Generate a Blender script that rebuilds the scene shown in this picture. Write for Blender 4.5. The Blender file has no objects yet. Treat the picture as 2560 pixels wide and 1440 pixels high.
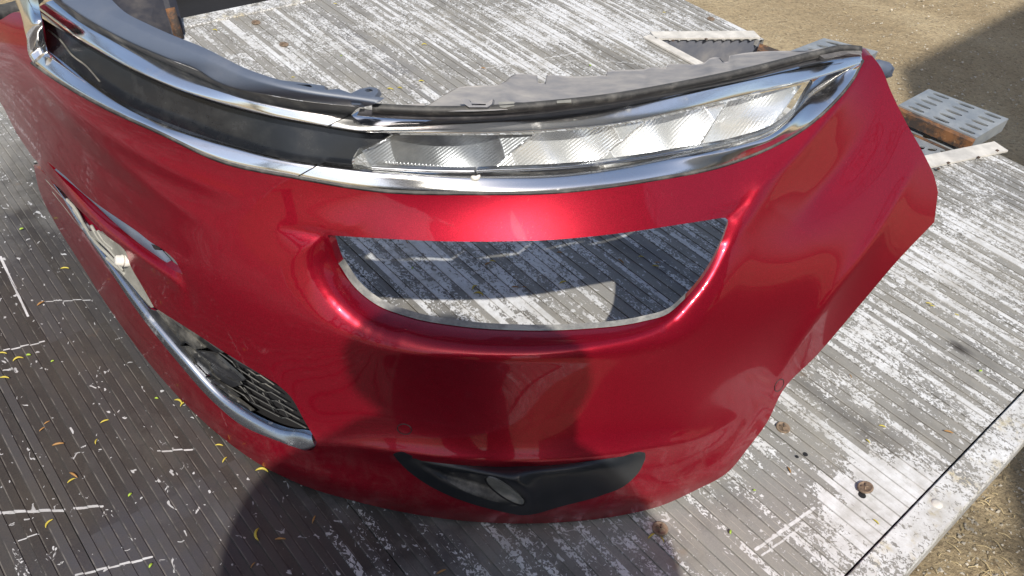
import bpy, math, random
import numpy as np
from mathutils import Vector, Matrix
from mathutils.geometry import delaunay_2d_cdt
R = math.radians
random.seed(7); rng = np.random.default_rng(7)
scene = bpy.context.scene
COL = scene.collection

# ------------------------------------------------------------------ camera
CAM = np.array([0, 0, 1.0])
FPX = 2083.13
AX = np.array([0.99082, 0.08907, 0.10168])      # picture right
AD = np.array([0.13518, -0.65288, -0.74531])    # picture down
AF = np.array([0.0, 0.75221, -0.65892])         # view direction
cam = bpy.data.objects.new('camera', bpy.data.cameras.new('camera'))
COL.objects.link(cam); scene.camera = cam
cam.data.sensor_width = 36; cam.data.lens = FPX / 2560 * 36
cam.data.clip_start = 0.01; cam.data.clip_end = 500
cam.matrix_world = Matrix(((AX[0], -AD[0], -AF[0], CAM[0]), (AX[1], -AD[1], -AF[1], CAM[1]), (AX[2], -AD[2], -AF[2], CAM[2]), (0, 0, 0, 1)))

# ------------------------------------------------------------------ sky, sun, exposure
SUN_EL, SUN_AZ = 50.0, 168.5                    # azimuth clockwise from +Y
world = bpy.data.worlds.new('World'); scene.world = world; world.use_nodes = True
wn = world.node_tree; wn.nodes.clear()
sky = wn.nodes.new('ShaderNodeTexSky'); sky.sky_type = 'NISHITA'; sky.sun_disc = False
sky.sun_elevation = R(SUN_EL); sky.sun_rotation = R(SUN_AZ); sky.air_density = 1.0; sky.dust_density = 2.6; sky.ozone_density = 1.0
bg = wn.nodes.new('ShaderNodeBackground'); bg.inputs[1].default_value = 0.135
wo = wn.nodes.new('ShaderNodeOutputWorld')
wn.links.new(sky.outputs[0], bg.inputs[0]); wn.links.new(bg.outputs[0], wo.inputs[0])
sl = bpy.data.lights.new('sun', 'SUN'); sl.energy = 5.0; sl.angle = R(0.55); sl.color = (1.0, 0.945, 0.86)
sun = bpy.data.objects.new('sun', sl); COL.objects.link(sun)
sd = Vector((math.sin(R(SUN_AZ)) * math.cos(R(SUN_EL)), math.cos(R(SUN_AZ)) * math.cos(R(SUN_EL)), math.sin(R(SUN_EL))))
sun.rotation_euler = sd.to_track_quat('Z', 'Y').to_euler(); sun.location = sd * 30
scene.view_settings.view_transform = 'Standard'; scene.view_settings.look = 'None'
scene.view_settings.exposure = 0.18; scene.view_settings.gamma = 1
scene.view_settings.use_curve_mapping = False

# ------------------------------------------------------------------ geometry helpers
GROUND = -0.78
def rays(p):
    p = np.atleast_2d(np.asarray(p, float))
    return AF + ((p[:, 0] - 1280) / FPX)[:, None] * AX + ((p[:, 1] - 720) / FPX)[:, None] * AD
def depth_z(px, py, z):
    r = rays([(px, py)])[0]; return (z - CAM[2]) / r[2]
def at(px, py, z=0.0):
    return Vector(CAM + rays([(px, py)])[0] * depth_z(px, py, z))
def unproj(p, D):
    return CAM + rays(p) * np.asarray(D)[:, None]
def curve(pts, step=None, n=None, closed=False):
    """Catmull-Rom through points of any dimension"""
    P = np.asarray(pts, float); m = len(P)
    if m == 2 and not closed:
        k = n or max(2, int(np.linalg.norm(P[1, :2] - P[0, :2]) / step) + 1)
        return P[0] + (P[1] - P[0]) * np.linspace(0, 1, k)[:, None]
    ext = np.vstack([P[-1], P, P[0], P[1]]) if closed else np.vstack([2 * P[0] - P[1], P, 2 * P[-1] - P[-2]])
    segs = m if closed else m - 1
    out = []
    for i in range(segs):
        p0, p1, p2, p3 = ext[i:i + 4]
        t = np.linspace(0, 1, 17)[:-1][:, None]
        # centripetal-ish tangents
        d1 = np.linalg.norm(p2[:2] - p1[:2]) + 1e-9; d0 = np.linalg.norm(p1[:2] - p0[:2]) + 1e-9; d2 = np.linalg.norm(p3[:2] - p2[:2]) + 1e-9
        m1 = ((p1 - p0) / d0 * d1 + (p2 - p1) / d1 * d0) / (d0 + d1) * d1
        m2 = ((p2 - p1) / d1 * d2 + (p3 - p2) / d2 * d1) / (d1 + d2) * d1
        out.append((2*t**3 - 3*t**2 + 1) * p1 + (t**3 - 2*t**2 + t) * m1 + (-2*t**3 + 3*t**2) * p2 + (t**3 - t**2) * m2)
    Q = np.vstack(out + ([P[0:1]] if closed else [P[-1:]]))
    s = np.r_[0, np.cumsum(np.linalg.norm(np.diff(Q[:, :2], axis=0), axis=1))]
    k = n or max(3, int(s[-1] / step) + 1)
    u = np.linspace(0, s[-1], k + (1 if closed else 0))
    if closed: u = u[:-1]
    return np.stack([np.interp(u, s, Q[:, j]) for j in range(Q.shape[1])], 1)
def loop(segs, step):
    out = []
    for s in segs:
        c = curve(s, step=step)
        out.append(c[:-1])
    return np.vstack(out)
def seg_dist(p, poly, closed=False):
    """min distance, fraction index along the polyline"""
    A = np.asarray(poly, float)[:, :2]
    if closed: A = np.vstack([A, A[:1]])
    best = np.full(len(p), 1e9); par = np.zeros(len(p))
    for i in range(len(A) - 1):
        d = A[i + 1] - A[i]; L = d @ d + 1e-12
        t = np.clip(((p - A[i]) @ d) / L, 0, 1)
        q = np.linalg.norm(p - (A[i] + t[:, None] * d), axis=1)
        m = q < best; best[m] = q[m]; par[m] = i + t[m]
    return best, par
def inside(p, loops):
    c = np.zeros(len(p), bool)
    for L in loops:
        A = L[:, :2]; B = np.roll(A, -1, axis=0)
        for (x1, y1), (x2, y2) in zip(A, B):
            if y1 == y2: continue
            m = (p[:, 1] < max(y1, y2)) & (p[:, 1] >= min(y1, y2))
            xs = x1 + (p[:, 1] - y1) * (x2 - x1) / (y2 - y1)
            c ^= m & (p[:, 0] < xs)
    return c
class Field:
    """smooth surface through points given as picture position + height above the deck"""
    def __init__(s, pts, kind='z', reg=2e-5):
        s.reg = reg
        P = np.array([p[:2] for p in pts], float) / 1000
        D = np.array([depth_z(*p[:3]) if kind == 'z' else p[2] for p in pts])
        n = len(P); K = s.k(np.linalg.norm(P[:, None] - P[None], axis=2)) + np.eye(n) * s.reg
        A = np.zeros((n + 3, n + 3)); A[:n, :n] = K; A[:n, n] = 1; A[:n, n + 1:] = P; A[n, :n] = 1; A[n + 1:, :n] = P.T
        s.w = np.linalg.solve(A, np.r_[1 / D, 0, 0, 0]); s.P = P; s.rel = []
    def k(s, r): return r * r * np.log(r + 1e-9)
    def __call__(s, p):
        p = np.atleast_2d(np.asarray(p, float))[:, :2]; q = p / 1000
        out = np.empty(len(q))
        for i in range(0, len(q), 5000):
            c = q[i:i + 5000]
            r = np.linalg.norm(c[:, None] - s.P[None], axis=2)
            out[i:i + 5000] = s.k(r) @ s.w[:-3] + s.w[-3] + c @ s.w[-2:]
        D = 1 / out
        for f in s.rel: D = D + f(p)
        return D
    def off(s, d):
        g = lambda p: s(p) + (d(np.atleast_2d(np.asarray(p, float))[:, :2]) if callable(d) else d)
        return g
def dens(poly, A):
    A = np.atleast_1d(np.asarray(A, float)); A = np.full(len(poly), A[0]) if len(A) == 1 else A
    q = curve([(p[0], p[1], a) for p, a in zip(poly, A)], step=24); return q[:, :2], q[:, 2]
class PolyField:
    """one low-order sheet through the control points (no lumps); details are added as reliefs"""
    def __init__(s, pts, deg=5, w=None):
        P = np.array([p[:2] for p in pts], float); D = np.array([depth_z(*p[:3]) for p in pts])
        s.deg = deg; A = s.basis(P); w = np.ones(len(P)) if w is None else np.asarray(w, float)
        T = 1 / D
        s.c = np.linalg.lstsq(np.vstack([A * w[:, None], np.eye(A.shape[1]) * 0.02]), np.r_[T * w, np.zeros(A.shape[1])], rcond=None)[0]; s.rel = []
    def basis(s, P):
        x = (P[:, 0] - 1100) / 1300; y = (P[:, 1] - 680) / 700
        return np.stack([x ** i * y ** j for i in range(s.deg + 1) for j in range(s.deg + 1 - i)], 1)
    def __call__(s, p):
        p = np.atleast_2d(np.asarray(p, float))[:, :2]
        D = 1 / (s.basis(p) @ s.c)
        for f in s.rel: D = D + f(p)
        return np.minimum(D, (0.006 - CAM[2]) / rays(p)[:, 2])
def slope(poly, w, A):
    """surface sinks by A towards a line, starting w away from it"""
    poly, Am = dens(poly, A)
    def f(p):
        d, t = seg_dist(p, poly); s = np.clip(1 - d / w, 0, 1)
        return np.interp(t, np.arange(len(poly)), Am) * s ** 2
    return f
def crease(poly, A, s=40, w=6):
    poly, Am = dens(poly, A)
    def f(p):
        d, t = seg_dist(p, poly)
        return -np.interp(t, np.arange(len(poly)), Am) * np.exp(-(np.sqrt(d * d + w * w) - w) / s)
    return f
def roll(poly, w, D):
    poly, Am = dens(poly, D)
    def f(p):
        d, t = seg_dist(p, poly); s = np.clip(1 - d / w, 0, 1)
        return np.interp(t, np.arange(len(poly)), Am) * s ** 2.6
    return f
def pocket(poly, depth, w):
    L = np.asarray(poly, float)
    def f(p):
        d, _ = seg_dist(p, L, True); ins = inside(p, [L])
        s = np.clip(d / w, 0, 1); s = s * s * (3 - 2 * s)
        return np.where(ins, depth * s, 0)
    return f

def obj(name, verts, faces, mat, parent=None, smooth=True):
    me = bpy.data.meshes.new(name)
    me.from_pydata([tuple(map(float, v)) for v in verts], [], [tuple(int(i) for i in f) for f in faces]); me.update()
    if smooth: me.polygons.foreach_set('use_smooth', [True] * len(me.polygons))
    me.materials.append(mat)
    o = bpy.data.objects.new(name, me); COL.objects.link(o)
    if parent: o.parent = parent
    return o
def tag(o, label=None, cat=None, group=None, kind=None):
    if label: o['label'] = label
    if cat: o['category'] = cat
    if group: o['group'] = group
    if kind: o['kind'] = kind
    return o
def empty(name, loc=(0, 0, 0)):
    o = bpy.data.objects.new(name, None); COL.objects.link(o); o.location = loc; o.empty_display_size = 0.05; return o
class MB:
    def __init__(s): s.v = []; s.f = []
    def add(s, v, f):
        b = len(s.v); s.v += [tuple(map(float, q)) for q in v]; s.f += [tuple(int(i) + b for i in q) for q in f]; return s
    def box(s, o, a, b, c):
        """box from corner o and three edge vectors"""
        o, a, b, c = map(np.asarray, (o, a, b, c))
        v = [o, o + a, o + a + b, o + b, o + c, o + a + c, o + a + b + c, o + b + c]
        return s.add(v, [(0, 3, 2, 1), (4, 5, 6, 7), (0, 1, 5, 4), (1, 2, 6, 5), (2, 3, 7, 6), (3, 0, 4, 7)])
    def tube(s, P, r, n=8, caps=True):
        P = np.asarray(P, float); r = np.broadcast_to(np.asarray(r, float), (len(P),))
        T = np.gradient(P, axis=0); T /= np.linalg.norm(T, axis=1)[:, None] + 1e-12
        up = np.array([0, 0, 1.0]); v = []
        for i in range(len(P)):
            a = np.cross(T[i], up); 
            if np.linalg.norm(a) < 1e-3: a = np.array([1.0, 0, 0])
            a /= np.linalg.norm(a); b = np.cross(T[i], a)
            for k in range(n):
                t = 2 * math.pi * k / n; v.append(P[i] + r[i] * (a * math.cos(t) + b * math.sin(t)))
        f = [(i * n + k, i * n + (k + 1) % n, (i + 1) * n + (k + 1) % n, (i + 1) * n + k) for i in range(len(P) - 1) for k in range(n)]
        if caps: f += [tuple(range(n - 1, -1, -1)), tuple((len(P) - 1) * n + k for k in range(n))]
        return s.add(v, f)
    def grid(s, G, close_u=False):
        G = np.asarray(G); a, b = G.shape[:2]
        f = [(i * b + j, i * b + j + 1, ((i + 1) % a) * b + j + 1, ((i + 1) % a) * b + j) for i in range(a if close_u else a - 1) for j in range(b - 1)]
        return s.add(G.reshape(-1, 3), f)
    def build(s, name, mat, parent=None, smooth=True): return obj(name, s.v, s.f, mat, parent, smooth)

CEN = np.array([0.05, 1.45, 0.0])                 # a point inside the bumper, in plan
def inward(P, zt=0.0):
    d = CEN - P; d[:, 2] = 0; d /= np.linalg.norm(d, axis=1)[:, None]
    b = np.array([0.5, 0.86, 0.0]); d = d + b; d /= np.linalg.norm(d, axis=1)[:, None]
    d[:, 2] += zt; return d

def patch(name, outer, field, mat, parent=None, holes=(), step=8, flange=0.012, zt=0.0, bstep=None, flange_outer=True, hole_flange=None, fmask=None):
    bs = bstep or step
    loops = [outer] + list(holes)
    allb = np.vstack([l[:, :2] for l in loops])
    x0, y0 = outer[:, :2].min(0); x1, y1 = outer[:, :2].max(0)
    gx, gy = np.meshgrid(np.arange(x0, x1, step), np.arange(y0, y1, step))
    g = np.stack([gx.ravel(), gy.ravel()], 1); g[:, 0] += (np.round((g[:, 1] - y0) / step) % 2) * step * 0.5
    g = g[inside(g, loops)]
    dm = np.full(len(g), 1e9)
    for l in loops: dm = np.minimum(dm, seg_dist(g, l, True)[0])
    g = g[dm > step * 0.55]
    pts = np.vstack([allb, g]); edges = []; b = 0
    for l in loops:
        n = len(l); edges += [(b + i, b + (i + 1) % n) for i in range(n)]; b += n
    vo, _, fo, *_ = delaunay_2d_cdt([Vector(p) for p in pts], edges, [], 0, 1e-4)
    v2 = np.array([tuple(v) for v in vo]); fo = np.array([tuple(f) for f in fo])
    cen = v2[fo].mean(1); fo = fo[inside(cen, loops)]
    D = field(v2); W = unproj(v2, D)
    # face towards the camera side
    n = np.cross(W[fo[:, 1]] - W[fo[:, 0]], W[fo[:, 2]] - W[fo[:, 0]])
    fl = np.einsum('ij,ij->i', n, CAM - W[fo[:, 0]]) < 0
    fo[fl] = fo[fl][:, ::-1]
    m = MB(); m.add(W, fo)
    if flange:
        for li, l in enumerate(loops):
            if li == 0 and not flange_outer: continue
            P = unproj(l, field(l)); I = inward(P.copy(), zt)
            if li and hole_flange is not None: I = I * (hole_flange / flange)
            if fmask is not None: I = I * fmask(l)[:, None]
            # small rounded return edge
            rows = [P, P + I * flange * 0.5, P + I * flange]
            G = np.stack(rows, 1); m.grid(G, close_u=True)
    return m.build(name, mat, parent)

def ribbon(name, lo, up, mat, parent, n=80, bulge=0.006, rows=9, back=0.012, prof=None, seg=None):
    """band between two space curves given as (px, py, z); profile bulges outwards"""
    a = curve(lo, n=n); b = curve(up, n=n)
    A = unproj(a, [depth_z(*q) for q in a]); B = unproj(b, [depth_z(*q) for q in b])
    T = np.gradient((A + B) / 2, axis=0); N = np.cross(T, B - A); N /= np.linalg.norm(N, axis=1)[:, None]
    s = np.sign(np.einsum('ij,ij->i', N, CAM - A)); N *= s[:, None]
    G = []
    vs = np.linspace(0, 1, rows)
    if back: I = inward(A.copy()); G.append(A + I * back)
    for v in vs:
        h = bulge * (math.sin(math.pi * v) ** 0.8 if prof is None else prof(v))
        G.append(A * (1 - v) + B * v + N * h)
    if back: G.append(B + inward(B.copy()) * back)
    G = np.stack(G, 1)
    m = MB(); m.grid(G)
    if back:                                   # end caps
        for k in (0, -1):
            q = G[k]; m.add(q, [tuple(range(len(q)))])
    return m.build(name, mat, parent)

# ------------------------------------------------------------------ materials
class NT:
    def __init__(s, name):
        s.m = bpy.data.materials.new(name); s.m.use_nodes = True; s.t = s.m.node_tree; s.t.nodes.clear()
        s.out = s.n('ShaderNodeOutputMaterial')
    def n(s, t, **k):
        q = s.t.nodes.new(t)
        for a, b in k.items(): setattr(q, a, b)
        return q
    def l(s, a, b): s.t.links.new(a, b)
    def put(s, sock, v):
        if v is None: return
        if isinstance(v, bpy.types.NodeSocket): s.l(v, sock)
        elif isinstance(v, (tuple, list)) and sock.type == 'RGBA' and len(v) == 3: sock.default_value = (*v, 1)
        else: sock.default_value = v
    def math(s, op, a, b=None, c=None, clamp=False):
        q = s.n('ShaderNodeMath', operation=op, use_clamp=clamp)
        s.put(q.inputs[0], a); s.put(q.inputs[1], b); s.put(q.inputs[2], c); return q.outputs[0]
    def vm(s, op, a, b=None):
        q = s.n('ShaderNodeVectorMath', operation=op); s.put(q.inputs[0], a); s.put(q.inputs[1], b)
        return q.outputs[1] if op in ('LENGTH', 'DOT_PRODUCT', 'DISTANCE') else q.outputs[0]
    def co(s, kind='Object'): return s.n('ShaderNodeTexCoord').outputs[kind]
    def mapping(s, v, scale=(1, 1, 1), rot=(0, 0, 0), loc=(0, 0, 0)):
        q = s.n('ShaderNodeMapping'); s.put(q.inputs[0], v); q.inputs['Scale'].default_value = scale; q.inputs['Rotation'].default_value = rot; q.inputs['Location'].default_value = loc
        return q.outputs[0]
    def noise(s, v, scale, detail=3, rough=0.55, dist=0.0):
        q = s.n('ShaderNodeTexNoise'); s.put(q.inputs['Vector'], v); q.inputs['Scale'].default_value = scale
        q.inputs['Detail'].default_value = detail; q.inputs['Roughness'].default_value = rough; q.inputs['Distortion'].default_value = dist
        return q.outputs['Fac']
    def voro(s, v, scale, feat='F1'):
        q = s.n('ShaderNodeTexVoronoi', feature=feat); s.put(q.inputs['Vector'], v); q.inputs['Scale'].default_value = scale; return q
    def white(s, v):
        q = s.n('ShaderNodeTexWhiteNoise', noise_dimensions='3D'); s.put(q.inputs['Vector'], v); return q.outputs['Value']
    def mr(s, v, a, b, c=0.0, d=1.0, smooth=True):
        q = s.n('ShaderNodeMapRange'); q.interpolation_type = 'SMOOTHSTEP' if smooth else 'LINEAR'
        s.put(q.inputs[0], v)
        for i, x in enumerate((a, b, c, d)): s.put(q.inputs[i + 1], x)
        return q.outputs[0]
    def mix(s, f, a, b, mode='MIX'):
        q = s.n('ShaderNodeMix', data_type='RGBA', blend_type=mode); s.put(q.inputs[0], f); s.put(q.inputs[6], a); s.put(q.inputs[7], b); return q.outputs[2]
    def bump(s, h, strength=0.3, dist=0.002, normal=None):
        q = s.n('ShaderNodeBump'); s.put(q.inputs['Height'], h); q.inputs['Strength'].default_value = strength; q.inputs['Distance'].default_value = dist
        if normal is not None: s.l(normal, q.inputs['Normal'])
        return q.outputs[0]
    def bsdf(s, **k):
        q = s.n('ShaderNodeBsdfPrincipled')
        for a, b in k.items(): s.put(q.inputs[a.replace('_', ' ')], b)
        return q
    def done(s, sh):
        s.l(sh.outputs[0] if hasattr(sh, 'outputs') else sh, s.out.inputs[0]); return s.m

def m_plastic(name, col, rough=0.5, dust=(0.3, 0.27, 0.22), amt=0.35, scale=9, up=0.4, spec=0.5, bumpy=0.05):
    t = NT(name); c = t.co()
    n1 = t.noise(c, scale, 6, 0.65); n2 = t.noise(c, scale * 9, 4, 0.6)
    nz = t.n('ShaderNodeSeparateXYZ'); t.l(t.n('ShaderNodeNewGeometry').outputs['Normal'], nz.inputs[0])
    u = t.mr(nz.outputs[2], 0.1, 1.0, 0, up)
    f = t.math('ADD', t.mr(n1, 0.45, 0.75, 0, amt), t.math('MULTIPLY', u, n2), clamp=True)
    b = t.bsdf(Base_Color=t.mix(f, col, dust), Roughness=t.mr(f, 0, 0.6, rough, 0.85), Specular_IOR_Level=spec,
               Normal=t.bump(n2, bumpy, 0.001))
    return t.done(b)

def m_red():
    t = NT('red_metallic_paint'); c = t.co()
    geo = t.n('ShaderNodeNewGeometry')
    nz = t.n('ShaderNodeSeparateXYZ'); t.l(geo.outputs['Normal'], nz.inputs[0])
    fl = t.voro(c, 2600)
    flake = t.mr(t.noise(c, 1500, 1, 0.5), 0.35, 0.75)
    col = t.mix(flake, (0.23, 0.0006, 0.011), (0.45, 0.003, 0.027))
    # road dust film and fine swirl scratches
    film = t.mr(t.noise(c, 5, 5, 0.6, 0.4), 0.42, 0.78)
    sc = t.mr(t.noise(t.mapping(c, (120, 9, 60), (0.3, 0.2, 0.6)), 3, 4, 0.7), 0.63, 0.70)
    low = t.n('ShaderNodeSeparateXYZ'); t.l(c, low.inputs[0])
    grime = t.math('MULTIPLY', t.mr(low.outputs[2], 0.16, 0.02), t.mr(t.noise(c, 30, 6, 0.75, 0.3), 0.42, 0.70))
    d = t.math('ADD', t.math('MULTIPLY', film, 0.022), t.math('MULTIPLY', sc, 0.06))
    d = t.math('ADD', d, t.math('MULTIPLY', grime, 0.16), clamp=True)
    specks = t.mr(t.voro(c, 130).outputs['Distance'], 0.09, 0.05)
    specks = t.math('MULTIPLY', specks, t.mr(t.noise(c, 14, 2), 0.6, 0.7))
    d = t.math('ADD', d, t.math('MULTIPLY', specks, 0.28), clamp=True)
    base = t.mix(d, col, (0.45, 0.30, 0.27))
    b = t.bsdf(Base_Color=base, Metallic=0.72, Roughness=t.mr(d, 0, 0.3, 0.33, 0.55), Coat_Weight=0.6, Coat_Roughness=t.mr(film, 0, 1, 0.035, 0.10), Coat_IOR=1.48,
               Normal=t.bump(flake, 0.05, 0.0004))
    return t.done(b)

def m_chrome(name, rough=0.06, col=(0.72, 0.73, 0.75), dirt=0.35, dscale=22):
    t = NT(name); c = t.co()
    n = t.noise(c, dscale, 6, 0.7, 0.2); n2 = t.noise(t.mapping(c, (25, 25, 110), (0, 0, 0.8)), 3, 4, 0.7)
    f = t.math('MULTIPLY', t.mr(n, 0.5, 0.8), dirt)
    sc = t.math('MULTIPLY', t.mr(n2, 0.58, 0.75), dirt * 0.5)
    f = t.math('ADD', f, sc, clamp=True)
    b = t.bsdf(Base_Color=t.mix(f, col, (0.34, 0.31, 0.27)), Metallic=t.mr(f, 0, 0.7, 1.0, 0.3), Roughness=t.mr(f, 0, 0.6, rough, 0.6),
               Normal=t.bump(t.noise(c, 40, 3, 0.5), 0.02, 0.003))
    return t.done(b)

DU = np.array([0.69716, 0.71691, 0.0]); DV = np.array([-0.71691, 0.69716, 0.0])
def uv_of(px, py, z=0.0):
    q = np.array(at(px, py, z)); return q @ DU, q @ DV
PITCH = 0.025125

def m_deck(name, rail=False):
    t = NT(name); c = t.co()
    sp = t.n('ShaderNodeSeparateXYZ'); t.l(c, sp.inputs[0]); u, v = sp.outputs[0], sp.outputs[1]
    def blob(px, py, ru, rv, amp, hard=0.0):
        a, b = uv_of(px, py)
        x = t.math('DIVIDE', t.math('SUBTRACT', u, a), ru); y = t.math('DIVIDE', t.math('SUBTRACT', v, b), rv)
        d = t.math('SQRT', t.math('ADD', t.math('MULTIPLY', x, x), t.math('MULTIPLY', y, y)))
        return t.mr(d, hard, 1.0, amp, 0.0)
    def total(lst):
        s = None
        for q in lst:
            b = blob(*q); s = b if s is None else t.math('ADD', s, b)
        return s
    big = t.noise(c, 2.6, 5, 0.6, 0.6)
    rib = t.math('FLOOR', t.math('DIVIDE', t.math('SUBTRACT', u, 0.01207), PITCH / 2))
    cv = t.n('ShaderNodeCombineXYZ'); t.l(rib, cv.inputs[0]); t.l(t.math('MULTIPLY', t.math('FLOOR', t.math('DIVIDE', v, 0.37)), 3.1), cv.inputs[1])
    r0 = t.white(cv.outputs[0])
    cv2 = t.n('ShaderNodeCombineXYZ'); t.l(t.math('MULTIPLY', rib, 5.37), cv2.inputs[0]); t.l(t.math('MULTIPLY', v, 2.3), cv2.inputs[1])
    r1 = t.noise(cv2.outputs[0], 1.0, 4, 0.6)
    chips = t.noise(t.mapping(c, (1.0, 0.8, 1)), 215, 4, 0.55, 0.8)
    chips2 = t.noise(t.mapping(c, (1.0, 0.75, 1)), 38, 6, 0.7, 0.5)
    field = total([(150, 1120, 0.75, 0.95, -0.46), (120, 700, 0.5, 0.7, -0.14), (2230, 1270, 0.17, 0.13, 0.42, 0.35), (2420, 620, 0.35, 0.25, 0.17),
                   (2150, 980, 0.10, 0.10, 0.10), (1600, 640, 0.08, 0.30, -0.10), (1150, 700, 0.26, 0.28, 0.10), (1750, 620, 0.1, 0.2, 0.10), (1400, 1400, 0.2, 0.2, 0.08), (1000, 640, 0.3, 0.3, 0.06), (1480, 400, 0.2, 0.8, -0.02),
                   (2060, 1000, 0.045, 0.2, -0.12), (470, 150, 0.2, 0.4, -0.06), (1500, 40, 0.4, 0.35, 0.16), (1250, 130, 0.12, 0.4, 0.05), (1580, 170, 0.06, 0.4, -0.14), (900, 1340, 0.13, 0.12, 0.15), (640, 1400, 0.12, 0.10, 0.14), (60, 1420, 0.05, 0.08, 0.22),
                   (1900, 40, 0.3, 0.3, 0.20), (2400, 1150, 0.06, 0.06, -0.2), (1800, 1340, 0.14, 0.12, -0.16), (2000, 1200, 0.08, 0.07, -0.14), (2350, 900, 0.2, 0.1, -0.12), (700, 130, 0.2, 0.2, 0.04)])
    if rail: field = t.math('MULTIPLY', field, 0.25)
    cov = t.math('ADD', -0.06 if not rail else 0.04, field)
    cov = t.math('ADD', cov, t.math('MULTIPLY', t.math('SUBTRACT', big, 0.5), 0.55))
    if not rail:
        cov = t.math('ADD', cov, t.math('MULTIPLY', t.math('SUBTRACT', r1, 0.5), 1.05))
        cov = t.math('ADD', cov, t.math('MULTIPLY', t.math('SUBTRACT', r0, 0.5), 0.24))
    cov = t.math('ADD', cov, t.math('MULTIPLY', t.math('SUBTRACT', chips2, 0.5), 0.65))
    val = t.math('ADD', cov, t.math('MULTIPLY', t.math('SUBTRACT', chips, 0.5), 1.0))
    paint = t.mr(val, 0.0, 0.045)
    # scratches / drips of white paint with shapes of their own
    def line(p, q, w, amp=1.0):
        (a0, b0), (a1, b1) = uv_of(*p), uv_of(*q)
        dx, dy = a1 - a0, b1 - b0; L2 = dx * dx + dy * dy
        X = t.math('SUBTRACT', u, a0); Y = t.math('SUBTRACT', v, b0)
        k = t.math('DIVIDE', t.math('ADD', t.math('MULTIPLY', X, dx), t.math('MULTIPLY', Y, dy)), L2, clamp=True)
        ex = t.math('SUBTRACT', X, t.math('MULTIPLY', k, dx)); ey = t.math('SUBTRACT', Y, t.math('MULTIPLY', k, dy))
        d = t.math('SQRT', t.math('ADD', t.math('MULTIPLY', ex, ex), t.math('MULTIPLY', ey, ey)))
        d = t.math('ADD', d, t.math('MULTIPLY', t.math('SUBTRACT', chips2, 0.5), w * 1.6))
        return t.mr(d, w, w * 0.75, 0, amp)
    if not rail:
        L = [((0, 1280), (160, 1274), 0.0022), ((188, 1269), (255, 1264), 0.0022), ((45, 1350), (95, 1334), 0.001), ((190, 1437), (380, 1392), 0.0017),
             ((1180, 176), (1480, 125), 0.0020), ((1270, 190), (1440, 150), 0.0012), ((1890, 1373), (2035, 1270), 0.0026), ((1905, 1388), (2000, 1320), 0.0016),
             ((10, 875), (110, 853), 0.0015), ((105, 752), (225, 748), 0.0009), ((395, 1127), (480, 1122), 0.0014), ((1500, 150), (1620, 160), 0.0012), ((0, 640), (70, 790), 0.0022), ((985, 95), (1065, 170), 0.0012)]
        for q in L: paint = t.math('MAXIMUM', paint, line(*q))
    fleck = t.mr(t.noise(t.mapping(c, (1, .7, 1)), 75, 2, 0.5, 1.2), 0.675, 0.695)
    paint = t.math('MAXIMUM', paint, t.math('MULTIPLY', fleck, 0.85))
    # bare, oily, dusty metal: lighter on the tail of the deck, near black where tyres roll
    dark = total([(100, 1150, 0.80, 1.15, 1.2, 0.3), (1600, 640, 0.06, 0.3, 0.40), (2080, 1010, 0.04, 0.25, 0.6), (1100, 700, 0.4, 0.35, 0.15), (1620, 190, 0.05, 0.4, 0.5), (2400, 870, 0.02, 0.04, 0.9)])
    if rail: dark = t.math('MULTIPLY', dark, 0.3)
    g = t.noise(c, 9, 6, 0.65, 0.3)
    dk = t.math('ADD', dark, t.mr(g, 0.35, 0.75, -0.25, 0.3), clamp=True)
    fine = t.noise(c, 420, 4, 0.7)
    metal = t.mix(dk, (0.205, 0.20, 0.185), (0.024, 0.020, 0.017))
    metal = t.mix(t.math('MULTIPLY', r0, 0.22), metal, (0.12, 0.125, 0.14))
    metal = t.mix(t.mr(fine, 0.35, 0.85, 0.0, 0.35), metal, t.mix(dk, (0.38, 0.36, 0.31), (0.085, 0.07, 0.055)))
    stain = total([(1640, 650, 0.05, 0.2, 0.5), (960, 150, 0.07, 0.5, 0.45), (330, 1400, 0.25, 0.15, 0.3)])
    metal = t.mix(t.math('MULTIPLY', stain, t.mr(t.noise(c, 7, 4), 0.3, 0.6)), metal, (0.045, 0.052, 0.085))
    if not rail:
        fr = t.math('FRACT', t.math('DIVIDE', t.math('SUBTRACT', u, 0.01207), PITCH / 2))
        ed = t.math('MULTIPLY', t.mr(t.math('ABSOLUTE', t.math('SUBTRACT', fr, 0.12)), 0.07, 0.03), t.mr(t.noise(c, 24, 4, 0.7), 0.42, 0.62, 0, 0.75))
        metal = t.mix(ed, metal, t.mix(dk, (0.36, 0.34, 0.30), (0.15, 0.14, 0.125)))
    rust = t.math('MULTIPLY', t.mr(t.noise(c, 13, 4, 0.6), 0.66, 0.78), 0.5)
    metal = t.mix(rust, metal, (0.17, 0.10, 0.045))
    white = t.mix(t.mr(t.noise(c, 34, 5, 0.7), 0.3, 0.8), (0.60, 0.61, 0.62), (0.42, 0.415, 0.40))
    white = t.mix(t.mr(dark, 0.3, 1.0, 0, 0.35), white, (0.34, 0.34, 0.35))
    if not rail:
        gl_ = t.math('MULTIPLY', t.math('MAXIMUM', t.mr(fr, 0.90, 0.97), t.mr(fr, 0.06, 0.02)), t.mr(t.noise(c, 11, 4, 0.7), 0.3, 0.55, 0.25, 0.9))
    if rail:
        ye = t.math('MULTIPLY', t.mr(t.noise(c, 16, 5, 0.7), 0.50, 0.66), 0.7); white = t.mix(ye, white, (0.36, 0.29, 0.13))
    col = t.mix(paint, metal, white)
    if not rail: col = t.mix(t.math('MULTIPLY', gl_, 0.5), col, (0.035, 0.032, 0.03))
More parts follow.
